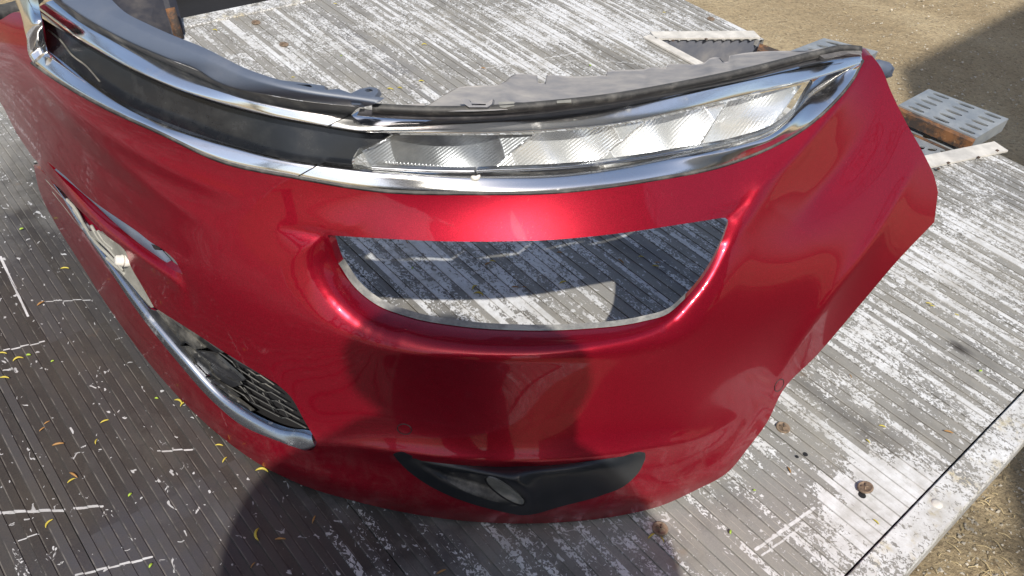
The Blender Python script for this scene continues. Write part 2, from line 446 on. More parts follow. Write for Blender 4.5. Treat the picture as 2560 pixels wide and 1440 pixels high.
    smudge = t.mr(t.noise(c, 5.5, 7, 0.75, 0.6), 0.42, 0.76, 0, 0.62)
    col = t.mix(smudge, col, t.mix(dk, (0.25, 0.235, 0.20), (0.060, 0.050, 0.038)))
    h = t.math('ADD', t.math('MULTIPLY', paint, 0.35), t.math('MULTIPLY', fine, 0.5))
    b = t.bsdf(Base_Color=col, Roughness=t.mr(paint, 0, 1, 0.62, 0.5), Metallic=0.0, Specular_IOR_Level=0.45, Normal=t.bump(h, 0.55, 0.0008))
    return t.done(b)

def m_ground():
    t = NT('packed_dirt'); c = t.co()
    a = t.noise(c, 1.1, 6, 0.65, 0.4); b_ = t.noise(c, 55, 5, 0.7); v = t.voro(c, 60)
    col = t.mix(t.mr(a, 0.3, 0.7), (0.29, 0.225, 0.135), (0.42, 0.34, 0.215))
    col = t.mix(t.mr(b_, 0.45, 0.75, 0, 0.8), col, (0.13, 0.095, 0.06))
    ch = t.math('MULTIPLY', t.mr(v.outputs['Distance'], 0.28, 0.2), t.mr(t.noise(c, 21, 3), 0.48, 0.6))
    col = t.mix(t.math('MULTIPLY', ch, 0.6), col, (0.55, 0.49, 0.36))
    h = t.math('ADD', b_, t.math('MULTIPLY', t.noise(c, 9, 4), 1.5))
    return t.done(t.bsdf(Base_Color=col, Roughness=0.95, Specular_IOR_Level=0.15, Normal=t.bump(h, 0.9, 0.02)))

def m_rust(name='rusty_steel', base=(0.045, 0.035, 0.03)):
    t = NT(name); c = t.co(); n = t.noise(c, 22, 6, 0.7, 0.3)
    col = t.mix(t.mr(n, 0.4, 0.62), base, (0.22, 0.10, 0.04)); col = t.mix(t.mr(t.noise(c, 90, 4), 0.6, 0.8), col, (0.38, 0.24, 0.13))
    return t.done(t.bsdf(Base_Color=col, Roughness=0.85, Metallic=0.2, Normal=t.bump(n, 0.6, 0.004)))
def m_galv():
    t = NT('galvanised_steel'); c = t.co(); n = t.noise(c, 12, 6, 0.7, 0.2)
    col = t.mix(t.mr(n, 0.35, 0.7), (0.22, 0.245, 0.27), (0.33, 0.35, 0.36)); col = t.mix(t.mr(t.noise(c, 45, 5, 0.7), 0.58, 0.75, 0, 0.6), col, (0.24, 0.22, 0.19))
    return t.done(t.bsdf(Base_Color=col, Roughness=0.5, Metallic=0.35, Normal=t.bump(n, 0.15, 0.003)))
def m_lens():
    t = NT('clear_lamp_lens'); c = t.co()
    tr = t.n('ShaderNodeBsdfTransparent'); tr.inputs[0].default_value = (0.93, 0.95, 0.95, 1)
    gl = t.n('ShaderNodeBsdfGlossy'); gl.inputs['Roughness'].default_value = 0.04; gl.inputs[0].default_value = (1, 1, 1, 1)
    df = t.n('ShaderNodeBsdfDiffuse'); df.inputs[0].default_value = (0.50, 0.48, 0.42, 1)
    fr = t.n('ShaderNodeFresnel'); fr.inputs[0].default_value = 1.5
    a = t.n('ShaderNodeMixShader'); t.l(fr.outputs[0], a.inputs[0]); t.l(tr.outputs[0], a.inputs[1]); t.l(gl.outputs[0], a.inputs[2])
    b = t.n('ShaderNodeMixShader'); t.l(t.mr(t.noise(c, 16, 6, 0.7), 0.35, 0.85, 0.01, 0.16), b.inputs[0]); t.l(a.outputs[0], b.inputs[1]); t.l(df.outputs[0], b.inputs[2])
    return t.done(b)
def m_plain(name, col, rough=0.6, metal=0.0, var=0.25, scale=20):
    t = NT(name); c = t.co(); n = t.noise(c, scale, 5, 0.65)
    k = tuple(x * (1 - var) for x in col); j = tuple(min(1, x * (1 + var)) for x in col)
    return t.done(t.bsdf(Base_Color=t.mix(t.mr(n, 0.3, 0.7), k, j), Roughness=rough, Metallic=metal, Normal=t.bump(n, 0.1, 0.002)))

M = dict(
    red=m_red(), chrome=m_chrome('chrome', 0.13, (0.93, 0.93, 0.93), 0.15), satin=m_chrome('satin_grey_metal', 0.24, (0.52, 0.55, 0.60), 0.5),
    old_chrome=m_chrome('dusty_chrome', 0.15, (0.93, 0.93, 0.92), 0.32, 15),
    panel=m_plastic('black_grille_panel', (0.011, 0.013, 0.017), 0.22, (0.12, 0.12, 0.115), 0.14, 30, 0.08),
    black=m_plastic('black_textured_plastic', (0.010, 0.012, 0.015), 0.30, (0.26, 0.25, 0.22), 0.05, 7, 0.02),
    pocket=m_plastic('dusty_black_plastic', (0.012, 0.014, 0.017), 0.4, (0.27, 0.26, 0.23), 0.55, 30, 0.25, bumpy=0.2),
    trim=m_plastic('blue_grey_plastic', (0.066, 0.085, 0.125), 0.45, (0.27, 0.27, 0.27), 0.18, 9, 0.10),
    groove=m_plastic('dusty_groove', (0.07, 0.073, 0.078), 0.7, (0.36, 0.355, 0.33), 0.95, 22, 0.8, bumpy=0.3),
    beige=m_plastic('dusty_grey_bracket', (0.11, 0.12, 0.15), 0.6, (0.42, 0.39, 0.35), 0.55, 4, 1.0),
    mesh=m_plastic('dusty_grille', (0.012, 0.013, 0.015), 0.4, (0.24, 0.23, 0.20), 0.7, 16, 0.5),
    blade=m_plastic('grille_blade', (0.016, 0.017, 0.020), 0.4, (0.27, 0.26, 0.23), 0.4, 13, 0.25),
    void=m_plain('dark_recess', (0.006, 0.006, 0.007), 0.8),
    seal=m_plastic('rubber_seal', (0.012, 0.012, 0.013), 0.6, (0.25, 0.24, 0.22), 0.3, 40, 0.25),
    deck=m_deck('worn_white_deck_paint'), rail=m_deck('worn_rail_paint', True), ground=m_ground(), rust=m_rust(), galv=m_galv(), lens=m_lens(),
    strip=m_plain('white_painted_strip', (0.50, 0.48, 0.44), 0.6, 0, 0.15, 30), fin=m_plain('pale_grey_plastic', (0.25, 0.245, 0.215), 0.6),
    bolt=m_plain('rusty_brown_bolt', (0.20, 0.145, 0.10), 0.7, 0.3, 0.4, 90), tyre=m_plastic('tyre_rubber', (0.030, 0.030, 0.030), 0.75, (0.22, 0.20, 0.16), 0.5, 12, 0.5),
    silver=m_plain('reflector', (0.95, 0.95, 0.96), 0.2, 0.75, 0.03), silver_dim=m_plain('dim_reflector', (0.30, 0.31, 0.33), 0.32, 0.8, 0.25),
    white=m_plain('white_plastic', (0.62, 0.60, 0.55), 0.5), navy=m_plastic('dark_navy_panel', (0.010, 0.012, 0.020), 0.45, (0.14, 0.12, 0.10), 0.3, 10, 0.2),
    yellow=m_plain('yellow_green_bud', (0.44, 0.36, 0.05), 0.55, 0, 0.2), green=m_plain('green_bud', (0.26, 0.38, 0.04), 0.55, 0, 0.2), brown=m_plain('brown_husk', (0.30, 0.16, 0.05), 0.6, 0, 0.3),
    bark=m_plain('bark', (0.09, 0.075, 0.06), 0.9), cloth=m_plain('dark_cloth', (0.05, 0.055, 0.07), 0.9), skin=m_plain('skin', (0.45, 0.27, 0.19), 0.6), hair=m_plain('hair', (0.03, 0.02, 0.015), 0.8),
    glass=m_plain('fog_lamp_glass', (0.16, 0.165, 0.155), 0.25), straw=m_plain('straw', (0.45, 0.36, 0.20), 0.8), stone=m_plain('pebble', (0.42, 0.38, 0.31), 0.85, 0, 0.35, 5), block_side=m_plain('block_planks', (0.37, 0.38, 0.39), 0.85),
)

# ================================================================== setting: ground
gm = MB()
N = 60; xs = np.linspace(-1, 1, N); xs = np.sign(xs) * np.abs(xs) ** 3 * 120
G = np.zeros((N, N, 3)); G[..., 0] = xs[:, None] + 2; G[..., 1] = xs[None] + 4; G[..., 2] = GROUND + 0.02 * np.sin(G[..., 0] * 1.9) * np.cos(G[..., 1] * 1.3)
gm.grid(G); tag(gm.build('ground', M['ground']), kind='structure')
# gravel, chips and straw on the dirt
gv = MB()
def pebble(mb, p, r):
    a = rng.normal(size=(6, 3)) * 0.25 + np.array([(1, 0, 0), (-1, 0, 0), (0, 1, 0), (0, -1, 0), (0, 0, .6), (0, 0, -.6)])
    mb.add(np.asarray(p) + a * r, [(0, 2, 4), (2, 1, 4), (1, 3, 4), (3, 0, 4), (2, 0, 5), (1, 2, 5), (3, 1, 5), (0, 3, 5)])
for i in range(5200):
    px, py = rng.uniform(1650, 2750), rng.uniform(-150, 620) if i % 3 else rng.uniform(1000, 1600)
    q = np.array(at(px, py, GROUND)); q[2] += 0.002
    if q @ DU < 2.2 and q @ DV > 0.0 and i % 3: continue
    pebble(gv, q, 0.002 + 0.006 * rng.random() ** 3)
tag(gv.build('gravel', M['stone'], smooth=False), kind='stuff')
st = MB()
for i in range(240):
    px, py = (rng.uniform(2150, 2600), rng.uniform(1150, 1500)) if i % 2 else (rng.uniform(1700, 2600), rng.uniform(-50, 500))
    q = np.array(at(px, py, GROUND)); a = rng.uniform(0, 6.28); L = rng.uniform(0.008, 0.04)
    d = np.array([math.cos(a), math.sin(a), 0]) * L
    st.tube([q + [0, 0, .004], q + d * .5 + [0, 0, .009], q + d + [0, 0, .004]], 0.0011, 4)
tag(st.build('straw_litter', M['straw'], smooth=False), kind='stuff')

# ================================================================== tow truck deck
deck = tag(empty('truck_deck', (0, 0, 0)), 'ribbed aluminium flatbed deck with worn white paint, under the red bumper', 'truck bed')
deck.rotation_euler[2] = math.atan2(DU[1], DU[0])
V0, V1, VR0, VR1 = 0.0865, 2.0385, 0.0325, 2.0935
UR, UN = 2.185, 1.868
NA = uv_of(1888, 105); NB = uv_of(2325, 430)      # sides of the cut-out
def notch(u):
    """returns list of (v0, v1) solid intervals at this u"""
    if u <= UN: return [(V0, V1)]
    k = (u - UN) / (UR - UN)
    lo = 0.572 + (0.492 - 0.572) * k; hi = 1.372 + (1.205 - 1.372) * k
    return [(V0, lo), (hi, V1)]
def plank(u0, u1, which=0):
    m = MB(); nr = int(round((u1 - u0) / PITCH))
    h, b = 0.0019, 0.0006
    for i in range(nr):
        s = u0 + i * PITCH
        xs = [s, s + b, s + PITCH / 2 - b, s + PITCH / 2, s + PITCH]
        zs = [-h, 0, 0, -h, -h]
        if i == 0: xs = [s + .0005] + xs[1:]; m_pre = [(s + .0005, -0.02)]
        pr = list(zip(xs, zs))
        if i == 0: pr = m_pre + pr
        if i == nr - 1: pr[-1] = (s + PITCH - .0005, -h); pr.append((s + PITCH - .0005, -0.02))
        uc = s + PITCH / 2
        for (a, c) in notch(uc)[which:which + 1]:
            na, nb = notch(s), notch(s + PITCH)
            n = len(pr); v = [(x, a, z) for x, z in pr] + [(x, c, z) for x, z in pr]
            m.add(v, [(k, k + 1, n + k + 1, n + k) for k in range(n - 1)])
    return m
first = None
PW = 12 * PITCH
edges_u = []
u1 = 1.2432
while u1 < UR - 0.05: u1 += PW
u = u1 - PW
planks = []
k = 0
pu = 1.2432 - 11 * PW
while pu < UR - 0.01:
    e = min(pu + PW, UR)
    n = max(1, int(round((e - pu) / PITCH)))
    plank(pu, pu + n * PITCH).build('plank', M['deck'], deck, smooth=False)
    if pu + PITCH > UN - 0.02: plank(pu, pu + n * PITCH, 1).build('plank', M['deck'], deck, smooth=False)
    pu += PW
# rails
def rail(u0, u1, va, vb, name='edge_rail'):
    m = MB(); t = 0.003
    prof = [(va, -0.12), (va, -0.004), (va + 0.003, t), (vb - 0.002, t), (vb - 0.0005, 0.0), (vb - 0.0005, -0.02)]
    n = len(prof); v = [(u0, y, z) for y, z in prof] + [(u1, y, z) for y, z in prof]
    m.add(v, [(k, k + 1, n + k + 1, n + k) for k in range(n - 1)] + [tuple(range(n)), tuple(range(n, 2 * n))])
    return m.build(name, M['rail'], deck, smooth=False)
rail(-2.1, 1.2425, VR0, V0 - 0.002); rail(1.2445, UR, VR0, V0 - 0.002)
def rail_far(u0, u1):
    m = MB(); t = 0.003; va, vb = V1 + 0.001, VR1
    prof = [(va, -0.02), (va, 0.0), (va + 0.002, t), (vb - 0.003, t), (vb, -0.004), (vb, -0.12)]
    n = len(prof); v = [(u0, y, z) for y, z in prof] + [(u1, y, z) for y, z in prof]
    m.add(v, [(k, k + 1, n + k + 1, n + k) for k in range(n - 1)] + [tuple(range(n)), tuple(range(n, 2 * n))])
    m.build('edge_rail', M['rail'], deck, smooth=False)
rail_far(-2.1, 1.2425); rail_far(1.2445, UR)
# dark joint between ribs and rail (a real slot) and deck underside / end fascia
um = MB(); um.box((-2.1, VR0 + 0.004, -0.115), (UN + 2.1, 0, 0), (0, VR1 - VR0 - 0.008, 0), (0, 0, 0.095))
um.box((UN, VR0 + 0.004, -0.115), (UR - UN, 0, 0), (0, 0.49 - VR0, 0), (0, 0, 0.095)); um.box((UN, 1.38, -0.115), (UR - UN, 0, 0), (0, VR1 - 1.384, 0), (0, 0, 0.095))
um.build('underframe', M['void'], deck, smooth=False)
# cut-out walls and white angle strips
def wallseg(a, b, z0, z1, mat, name):
    m = MB(); a = np.array([*a, 0.]); b = np.array([*b, 0.]); d = b - a; n = np.array([-d[1], d[0], 0]) / np.linalg.norm(d) * 0.004
    m.box(a + [0, 0, z0], d, n, [0, 0, z1 - z0]); return m.build(name, mat, deck, smooth=False)
def strip_at(p, q, w, name='angle_strip'):
    p = np.array([*p, 0.]); q = np.array([*q, 0.]); d = q - p; n = np.array([-d[1], d[0], 0]) / np.linalg.norm(d) * w
    m = MB(); m.box(p + [0, 0, 0.001], d, n, [0, 0, 0.005]); return m.build(name, M['strip'], deck, smooth=False)
strip_at((UN - 0.01, 1.374), (UR - 0.03, 1.222), 0.045)
strip_at((UN - 0.004, 0.60), (UN - 0.004, 1.40), 0.03)
strip_at((UR + 0.01, 0.478), (UN, 0.560), -0.05) if False else strip_at((UR + 0.012, 0.480), (UN, 0.575), -0.044)
wallseg((UN - 0.004, 1.376), (UR - 0.02, 1.224), -0.13, 0.0, M['beige'], 'cutout_wall'); wallseg((UR, 0.494), (UN, 0.578), -0.13, 0.0, M['beige'], 'cutout_wall')
wallseg((UN, 0.575), (UN, 1.375), -0.13, 0.0, M['beige'], 'cutout_wall')
# bolts: domed head with a cross
def bolt(px, py, r, lift=0.0, tilt=0.0, name='bolt'):
    a, b = uv_of(px, py); m = MB(); n = 20
    prof = [(r * 1.0, 0), (r * 1.0, .0016), (r * .93, .0026), (r * .80, .0028), (r * .76, .0022), (r * .4, .0028), (0.0001, .003)]
    G = np.array([[(x * math.cos(t), x * math.sin(t), z + lift) for x, z in prof] for t in np.linspace(0, 2 * math.pi, n, endpoint=False)])
    m.grid(G, close_u=True)
    for an in (0.5, 0.5 + math.pi / 2):
        d = np.array([math.cos(an), math.sin(an), 0]); w = np.array([-d[1], d[0], 0]) * .0011
        m.box(-d * r * .55 - w + [0, 0, lift + .0024], d * r * 1.1, 2 * w, [0, 0, .0016])
    if lift:
        m.tube([(0, 0, -.01), (0, 0, lift)], r * .35, 10)
    o = m.build(name, M['bolt'], deck); o.location = (a, b, 0.0005); o.rotation_euler = (tilt, tilt * .7, 0)
    return o
bolt(1957, 1070, .0115); bolt(2163, 1226, .0115, .006, -.28); bolt(1650, 1323, .0115); bolt(640, 57, .0115); bolt(710, 112, .0115); bolt(1777, 48, .0115)
for (px, py, r) in ((2155, 1238, .006), (2013, 1136, .0042), (1992, 1142, .003)):
    a, b = uv_of(px, py); m = MB()
    G = np.array([[(x * math.cos(t), x * math.sin(t), 0) for x in (r, r * .5, 1e-4)] for t in np.linspace(0, 2 * math.pi, 14, endpoint=False)]); m.grid(G, close_u=True)
    o = m.build('drill_hole', M['void'], deck); o.location = (a, b, 0.0004)
for px, py in ((2340, 1262), (1965, 1660)):
    a, b = uv_of(px, py); m = MB(); r = .0085
    G = np.array([[(x * math.cos(t), x * math.sin(t), z) for x, z in ((r, 0), (r * .95, .0012), (r * .5, .002), (1e-4, .0022))] for t in np.linspace(0, 2 * math.pi, 16, endpoint=False)]); m.grid(G, close_u=True)
    o = m.build('rivet', M['strip'], deck); o.location = (a, b, 0.003)
for px, py in ((2490, 382), (2443, 399), (2368, 413), (2343, 428), (1764, 103), (1681, 107)):
    a, b = uv_of(px, py); m = MB(); m.box((-.004, -.003, 0), (.008, 0, 0), (0, .006, 0), (0, 0, .002))
    o = m.build('rivet', M['rust'], deck, smooth=False); o.location = (a, b, .006)

# ================================================================== perforated steps with rusty beams
def slotted_plate(corners, z, thick, rows, cols, slot, name, label, side=True, skirt=0.05, fill=(0.10, 0.9), skip=()):
    """top plate with real slots; corners p00,p10,p11,p01 in picture"""
    P = [np.array(at(x, y, z)) for x, y in corners]
    root = tag(empty(name, tuple(P[0])), label, 'step')
    def bl(s, t): return (P[0] * (1 - s) * (1 - t) + P[1] * s * (1 - t) + P[2] * s * t + P[3] * (1 - s) * t) - P[0]
    holes = []; res = 10
    for j in range(rows):
        for i in range(cols):
            if (i, j) in skip: continue
            cs = fill[0] + (fill[1] - fill[0]) * (i + .5) / cols + 0.0; ct = (j + .5) / rows
            hw, hl = slot
            pts = []
            for k in range(res):
                th = 2 * math.pi * k / res
                x = math.cos(th) * hl; y = math.sin(th) * hw
                y = np.sign(y) * (abs(y) / hw) ** .6 * hw
                pts.append((cs + y * 1.0, ct + x))
            holes.append(np.array(pts))
    outer = np.array([(s, 0) for s in np.linspace(0, 1, 12)[:-1]] + [(1, s) for s in np.linspace(0, 1, 8)[:-1]] + [(s, 1) for s in np.linspace(1, 0, 12)[:-1]] + [(0, s) for s in np.linspace(1, 0, 8)[:-1]])
    loops = [outer] + holes; pts = np.vstack(loops); ed = []; b = 0
    for l in loops: n = len(l); ed += [(b + i, b + (i + 1) % n) for i in range(n)]; b += n
    vo, _, fo, *_ = delaunay_2d_cdt([Vector(p) for p in pts], ed, [], 0, 1e-6)
    v2 = np.array([tuple(v) for v in vo]); fo = np.array([tuple(f) for f in fo]); fo = fo[inside(v2[fo].mean(1), loops)]
    m = MB(); W = np.array([bl(*q) for q in v2]); m.add(W, fo); m.add(W - [0, 0, thick], fo)
    for l in loops:
        A = np.array([bl(*q) for q in l]); m.grid(np.stack([A, A - [0, 0, thick if l is not outer else skirt]], 1), close_u=True)
    m.build('plate', M['galv'], root, smooth=False)
    return root, P
r1, P1 = slotted_plate([(2247, 262), (2441, 345), (2522, 297), (2322, 222)], -0.03, .004, 5, 3, (.105, .042), 'perforated_step',
    'galvanised step plate with rows of slots at right, beyond the bumper end', skirt=.04, fill=(.03, 1.0))
o = np.zeros(3); d = P1[1] - P1[0]; back = np.array(at(2436, 362, -.05)) - P1[1]
bm = MB(); e = d / np.linalg.norm(d); nn = np.cross(e, [0, 0, 1]); nn /= np.linalg.norm(nn); nn *= np.sign(nn @ (CAM - P1[0]))
bm.box(nn * .001 + [0, 0, -.034], d, nn * .022, [0, 0, .03]); bm.box(nn * .03 + [0, 0, -.055], d * .97, nn * .012, [0, 0, .012]); bm.build('rusty_beam', M['rust'], r1, smooth=False)
r2, P2 = slotted_plate([(2150, 470), (2330, 420), (2404, 358), (2240, 295)], -0.075, .004, 4, 3, (.07, .04), 'perforated_step',
    'lower galvanised plate with black slots tucked under the rusty beam', skirt=.05, fill=(.45, 1.0))
r3, P3 = slotted_plate([(1968, 130), (2120, 175), (2195, 128), (2060, 95)], -0.03, .004, 4, 2, (.16, .05), 'perforated_step',
    'galvanised slotted plate showing behind the tip of the bumper lamp', skirt=.05, fill=(.03, .98))
bm = MB(); q0 = np.array(at(1900, 108, -.01)) - P3[0]; q1 = np.array(at(1975, 136, -.02)) - P3[0]; e = (q1 - q0) * 2.6; nn = np.cross(e / np.linalg.norm(e), [0, 0, 1]); nn *= np.sign(nn @ (CAM - P3[0]))
bm.box(q0 + [0, 0, -.03], e, nn * .05, [0, 0, .03]); bm.build('rusty_beam', M['rust'], r3, smooth=False)
# support legs so that the plates stand on something
for rr, PP in ((r1, P1), (r2, P2), (r3, P3)):
    lm = MB()
    cpt = (PP[0] + PP[1] + PP[2] + PP[3]) / 4 - PP[0]
    lm.box(cpt + [-.03, -.03, GROUND - PP[0][2]], [.06, 0, 0], [0, .06, 0], [0, 0, PP[0][2] - GROUND - .03]); lm.build('support_leg', M['rust'], rr, smooth=False)

# ================================================================== wheel, dark guard and hose behind the deck (upper left)
def torus(R0, r0, sx=1.0, n=64, m=20, tread=False):
    G = np.zeros((n, m + 1, 3))
    for i in range(n):
        a = 2 * math.pi * i / n
        for j in range(m + 1):
            b = 2 * math.pi * j / m; c, s = math.cos(b), math.sin(b)
            c = np.sign(c) * abs(c) ** .7; s = np.sign(s) * abs(s) ** .7
            rr = R0 + r0 * c
            if tread and c > .7 and i % 2: rr -= .006
            G[i, j] = (rr * math.cos(a), rr * math.sin(a), r0 * s * sx)
    return G
tyc = np.array(at(548, 50, -0.22))
ty = tag(empty('spare_tyre', tuple(tyc)), 'dusty black tyre lying flat behind the far rail of the deck', 'tyre')
MB().grid(torus(.30, .115, .8, tread=True), close_u=True).build('tyre_casing', M['tyre'], ty)
MB().grid(torus(.178, .012, 1.0, 64, 10) + [0, 0, .055], close_u=True).build('rim_edge', M['satin'], ty)
hub = MB(); hub.add([(0.17 * math.cos(a), .17 * math.sin(a), .02) for a in np.linspace(0, 2 * math.pi, 32, endpoint=False)], [tuple(range(32))]); hub.build('wheel_disc', M['void'], ty)
st_ = MB(); st_.box((-.2, -.2, GROUND + .22), (.4, 0, 0), (0, .4, 0), (0, 0, -GROUND - .22 - .10)); 
crate = st_.build('wooden_crate', M['rust'], None, smooth=False); crate.location = tyc; tag(crate, 'dark wooden crate carrying the tyre behind the deck', 'crate')
gd = MB()
g0 = [np.array(at(*q)) for q in ((225, -60, .10), (405, -60, .10), (447, 96, .0), (330, 130, .0))]
nn = np.array([0.2, .9, .1]) * .03
gd.add(g0 + [q + nn for q in g0], [(0, 1, 2, 3), (7, 6, 5, 4), (0, 4, 5, 1), (1, 5, 6, 2), (2, 6, 7, 3), (3, 7, 4, 0)])
gt = tag(empty('mudguard', tuple(g0[3])), 'dark navy panel with rusty edge standing behind the bumper', 'mudguard')
go = gd.build('panel', M['navy'], gt, smooth=False); go.matrix_parent_inverse = Matrix.Translation(-gt.location)
ge = MB(); a, b = np.array(at(425, 20, .07)), np.array(at(449, 96, .002)); ge.tube([a, (a + b) / 2, b], .012, 8)
g_ = ge.build('rusty_edge', M['rust'], gt); g_.matrix_parent_inverse = Matrix.Translation(-gt.location)
hs = MB(); hp = curve([(-60, 75, .30), (-10, 38, .31), (25, 28, .31), (50, 20, .31), (90, -10, .30)], n=20)
hs.tube(unproj(hp, [depth_z(*q) for q in hp]), .014, 10)
tag(hs.build('rubber_hose', M['seal']), 'black rubber hose curving behind the left end of the bumper', 'hose')

# ================================================================== the bumper
bump = tag(empty('car_bumper', tuple(at(1100, 1295, 0.0))), 'large metallic red car bumper with chrome strips and lamp standing on the deck', 'car bumper')
class _P:                                   # parts are built in world space, then handed to the empty
    pass
def own(o, parent=bump):
    o.matrix_parent_inverse = Matrix.Translation(-Vector(bump.location)) if parent is bump else Matrix()
    return o
PARTS = []
_obj = obj
def obj(name, verts, faces, mat, parent=None, smooth=True):
    if parent is bump:
        L = np.array(bump.location); verts = np.asarray(verts, float) - L
        return _obj(name, verts, faces, mat, bump, smooth)
    if parent is not None and parent.parent is bump:
        L = np.array(bump.location); verts = np.asarray(verts, float) - L
    return _obj(name, verts, faces, mat, parent, smooth)

LOW = [(80, 155, .49), (125, 187, .485), (250, 260, .475), (400, 330, .465), (550, 400, .455), (750, 443, .45), (950, 475, .45), (1180, 482, .45), (1400, 478, .45), (1650, 445, .45),
       (1800, 415, .452), (1920, 370, .46), (2010, 320, .47), (2080, 260, .485), (2130, 200, .505), (2157, 150, .522)]
ctrl = LOW + [
    (-200, 10, .47), (0, 60, .475), (-200, 120, .36), (-60, 190, .30), (0, 255, .26), (84, 397, .225), (30, 150, .42), (60, 260, .37), (140, 300, .37), (200, 380, .345),
    (140, 421, .245), (245, 513, .232), (345, 590, .218), (430, 655, .205),
    (100, 402, .225), (200, 510, .212), (300, 610, .20), (400, 690, .188), (470, 760, .175),
    (300, 400, .385), (400, 480, .345), (500, 600, .285), (560, 520, .36), (650, 560, .375), (560, 750, .20), (430, 800, .13), (560, 890, .12), (680, 955, .13), (790, 1105, .095),
    # lip under the grille
    (95, 430, .13), (150, 520, .12), (200, 590, .11), (280, 740, .075), (380, 890, .055), (520, 1030, .05), (650, 1110, .055), (760, 1150, .065),
    (160, 620, .085), (280, 780, .055), (400, 940, .035), (540, 1080, .028), (740, 1205, .026), (900, 1255, .026), (1150, 1300, .024), (1400, 1305, .024), (1560, 1285, .026), (1650, 1265, .028), (1740, 1225, .032), (1820, 1180, .045), (1870, 1120, .062), (1920, 1050, .09), (1960, 970, .13),
    # around the lamp opening
    (690, 565, .385), (820, 588, .392), (950, 595, .398), (1100, 602, .40), (1250, 602, .402), (1400, 597, .403), (1550, 582, .405), (1700, 560, .408), (1817, 545, .412),
    (840, 660, .355), (880, 720, .332), (950, 772, .318), (1100, 808, .312), (1300, 826, .310), (1450, 822, .312), (1600, 803, .318), (1700, 745, .335), (1760, 680, .36), (1810, 600, .395),
    (700, 680, .32), (760, 760, .29), (850, 820, .288), (1000, 875, .287), (1300, 892, .287), (1500, 866, .29), (1650, 822, .30), (1760, 720, .335), (1860, 560, .39), (1920, 470, .425), (2010, 380, .455),
    # front face
    (640, 850, .215), (720, 950, .175), (900, 1000, .185), (1100, 1010, .20), (1300, 1010, .205), (1500, 1000, .205), (1700, 950, .215), (1850, 850, .25), (800, 1110, .105), (900, 1125, .115), (1050, 1140, .120), (1300, 1150, .121), (1500, 1138, .122), (1620, 1120, .125), (1750, 1080, .125), (1850, 1020, .13),
    (900, 1190, .078), (1100, 1220, .075), (1300, 1240, .070), (1500, 1215, .073), (1700, 1180, .07), (1100, 1262, .05), (1300, 1275, .048),
    # side
    (2180, 139, .528), (2226, 225, .49), (2262, 300, .455), (2312, 390, .41), (2345, 480, .365), (2336, 555, .325), (2250, 645, .272), (2150, 762, .215), (2040, 890, .158),
    (2130, 300, .475), (2200, 400, .42), (2050, 500, .39), (2150, 550, .345), (2000, 700, .29), (2100, 690, .27), (1930, 860, .225), (1900, 700, .32)]
def resolve(c):
    """left half: put the point on the section that runs from the lip forward of the chrome line"""
    x, y, z = c
    if x > 770 or x < 135 or (x < 170 and y < 320) or c in LOW or z < .09: return c
    r = rays([(x, y)])[0]; best = None
    for z in np.linspace(.08, .52, 400):
        P = CAM + r * (z - 1) / r[2]; lat = P[0] * .6 - P[1] * .8; bk = P[0] * .8 + P[1] * .6
        lip = np.interp(lat, [-1.45, -1.28, -.95, -.78, -.66, -.53], [.0, .008, .062, .118, .19, .33])
        chm = np.interp(lat, [-1.45, -1.14, -1.03, -.96, -.9, -.83, -.765, -.7], [.02, .03, .045, .095, .14, .195, .262, .34])
        e = abs(bk - (lip + (chm - lip) * max(z / .47, 0) ** 1.25))
        if best is None or e < best[0]: best = (e, z)
    return (x, y, float(best[1]))
ctrl = [resolve(c) for c in ctrl]
SHELF = {(840, 660), (880, 720), (950, 772), (1100, 808), (1300, 826), (1450, 822), (1600, 803), (1700, 745), (1760, 680), (1810, 600)}
base = [c for c in ctrl if (c[0], c[1]) not in SHELF]
skin = PolyField(base, 6, [4 if (c in LOW or c[2] < .05) else 1 for c in base])
_r = skin(np.array([c[:2] for c in base])) - np.array([depth_z(*c) for c in base])
0 and print('skin residual', np.sqrt((_r ** 2).mean()).round(4), [(base[i][:2], round(float(_r[i]), 3)) for i in np.argsort(-np.abs(_r))[:14]])
RIDGE = [(700, 640), (740, 730), (800, 800), (900, 850), (1000, 878), (1150, 890), (1300, 892), (1500, 868), (1640, 828), (1740, 740), (1860, 560), (1930, 470), (2030, 350), (2110, 240), (2160, 165)]
BOT = [(84, 420), (100, 480), (140, 560), (190, 640), (280, 780), (400, 940), (540, 1080), (650, 1160), (740, 1205), (900, 1255), (1150, 1300), (1400, 1305), (1560, 1285), (1650, 1265), (1740, 1225), (1820, 1180), (1870, 1120), (1920, 1050)]
LEFT = [(-200, 130), (-60, 190), (0, 255), (40, 330), (84, 397)]
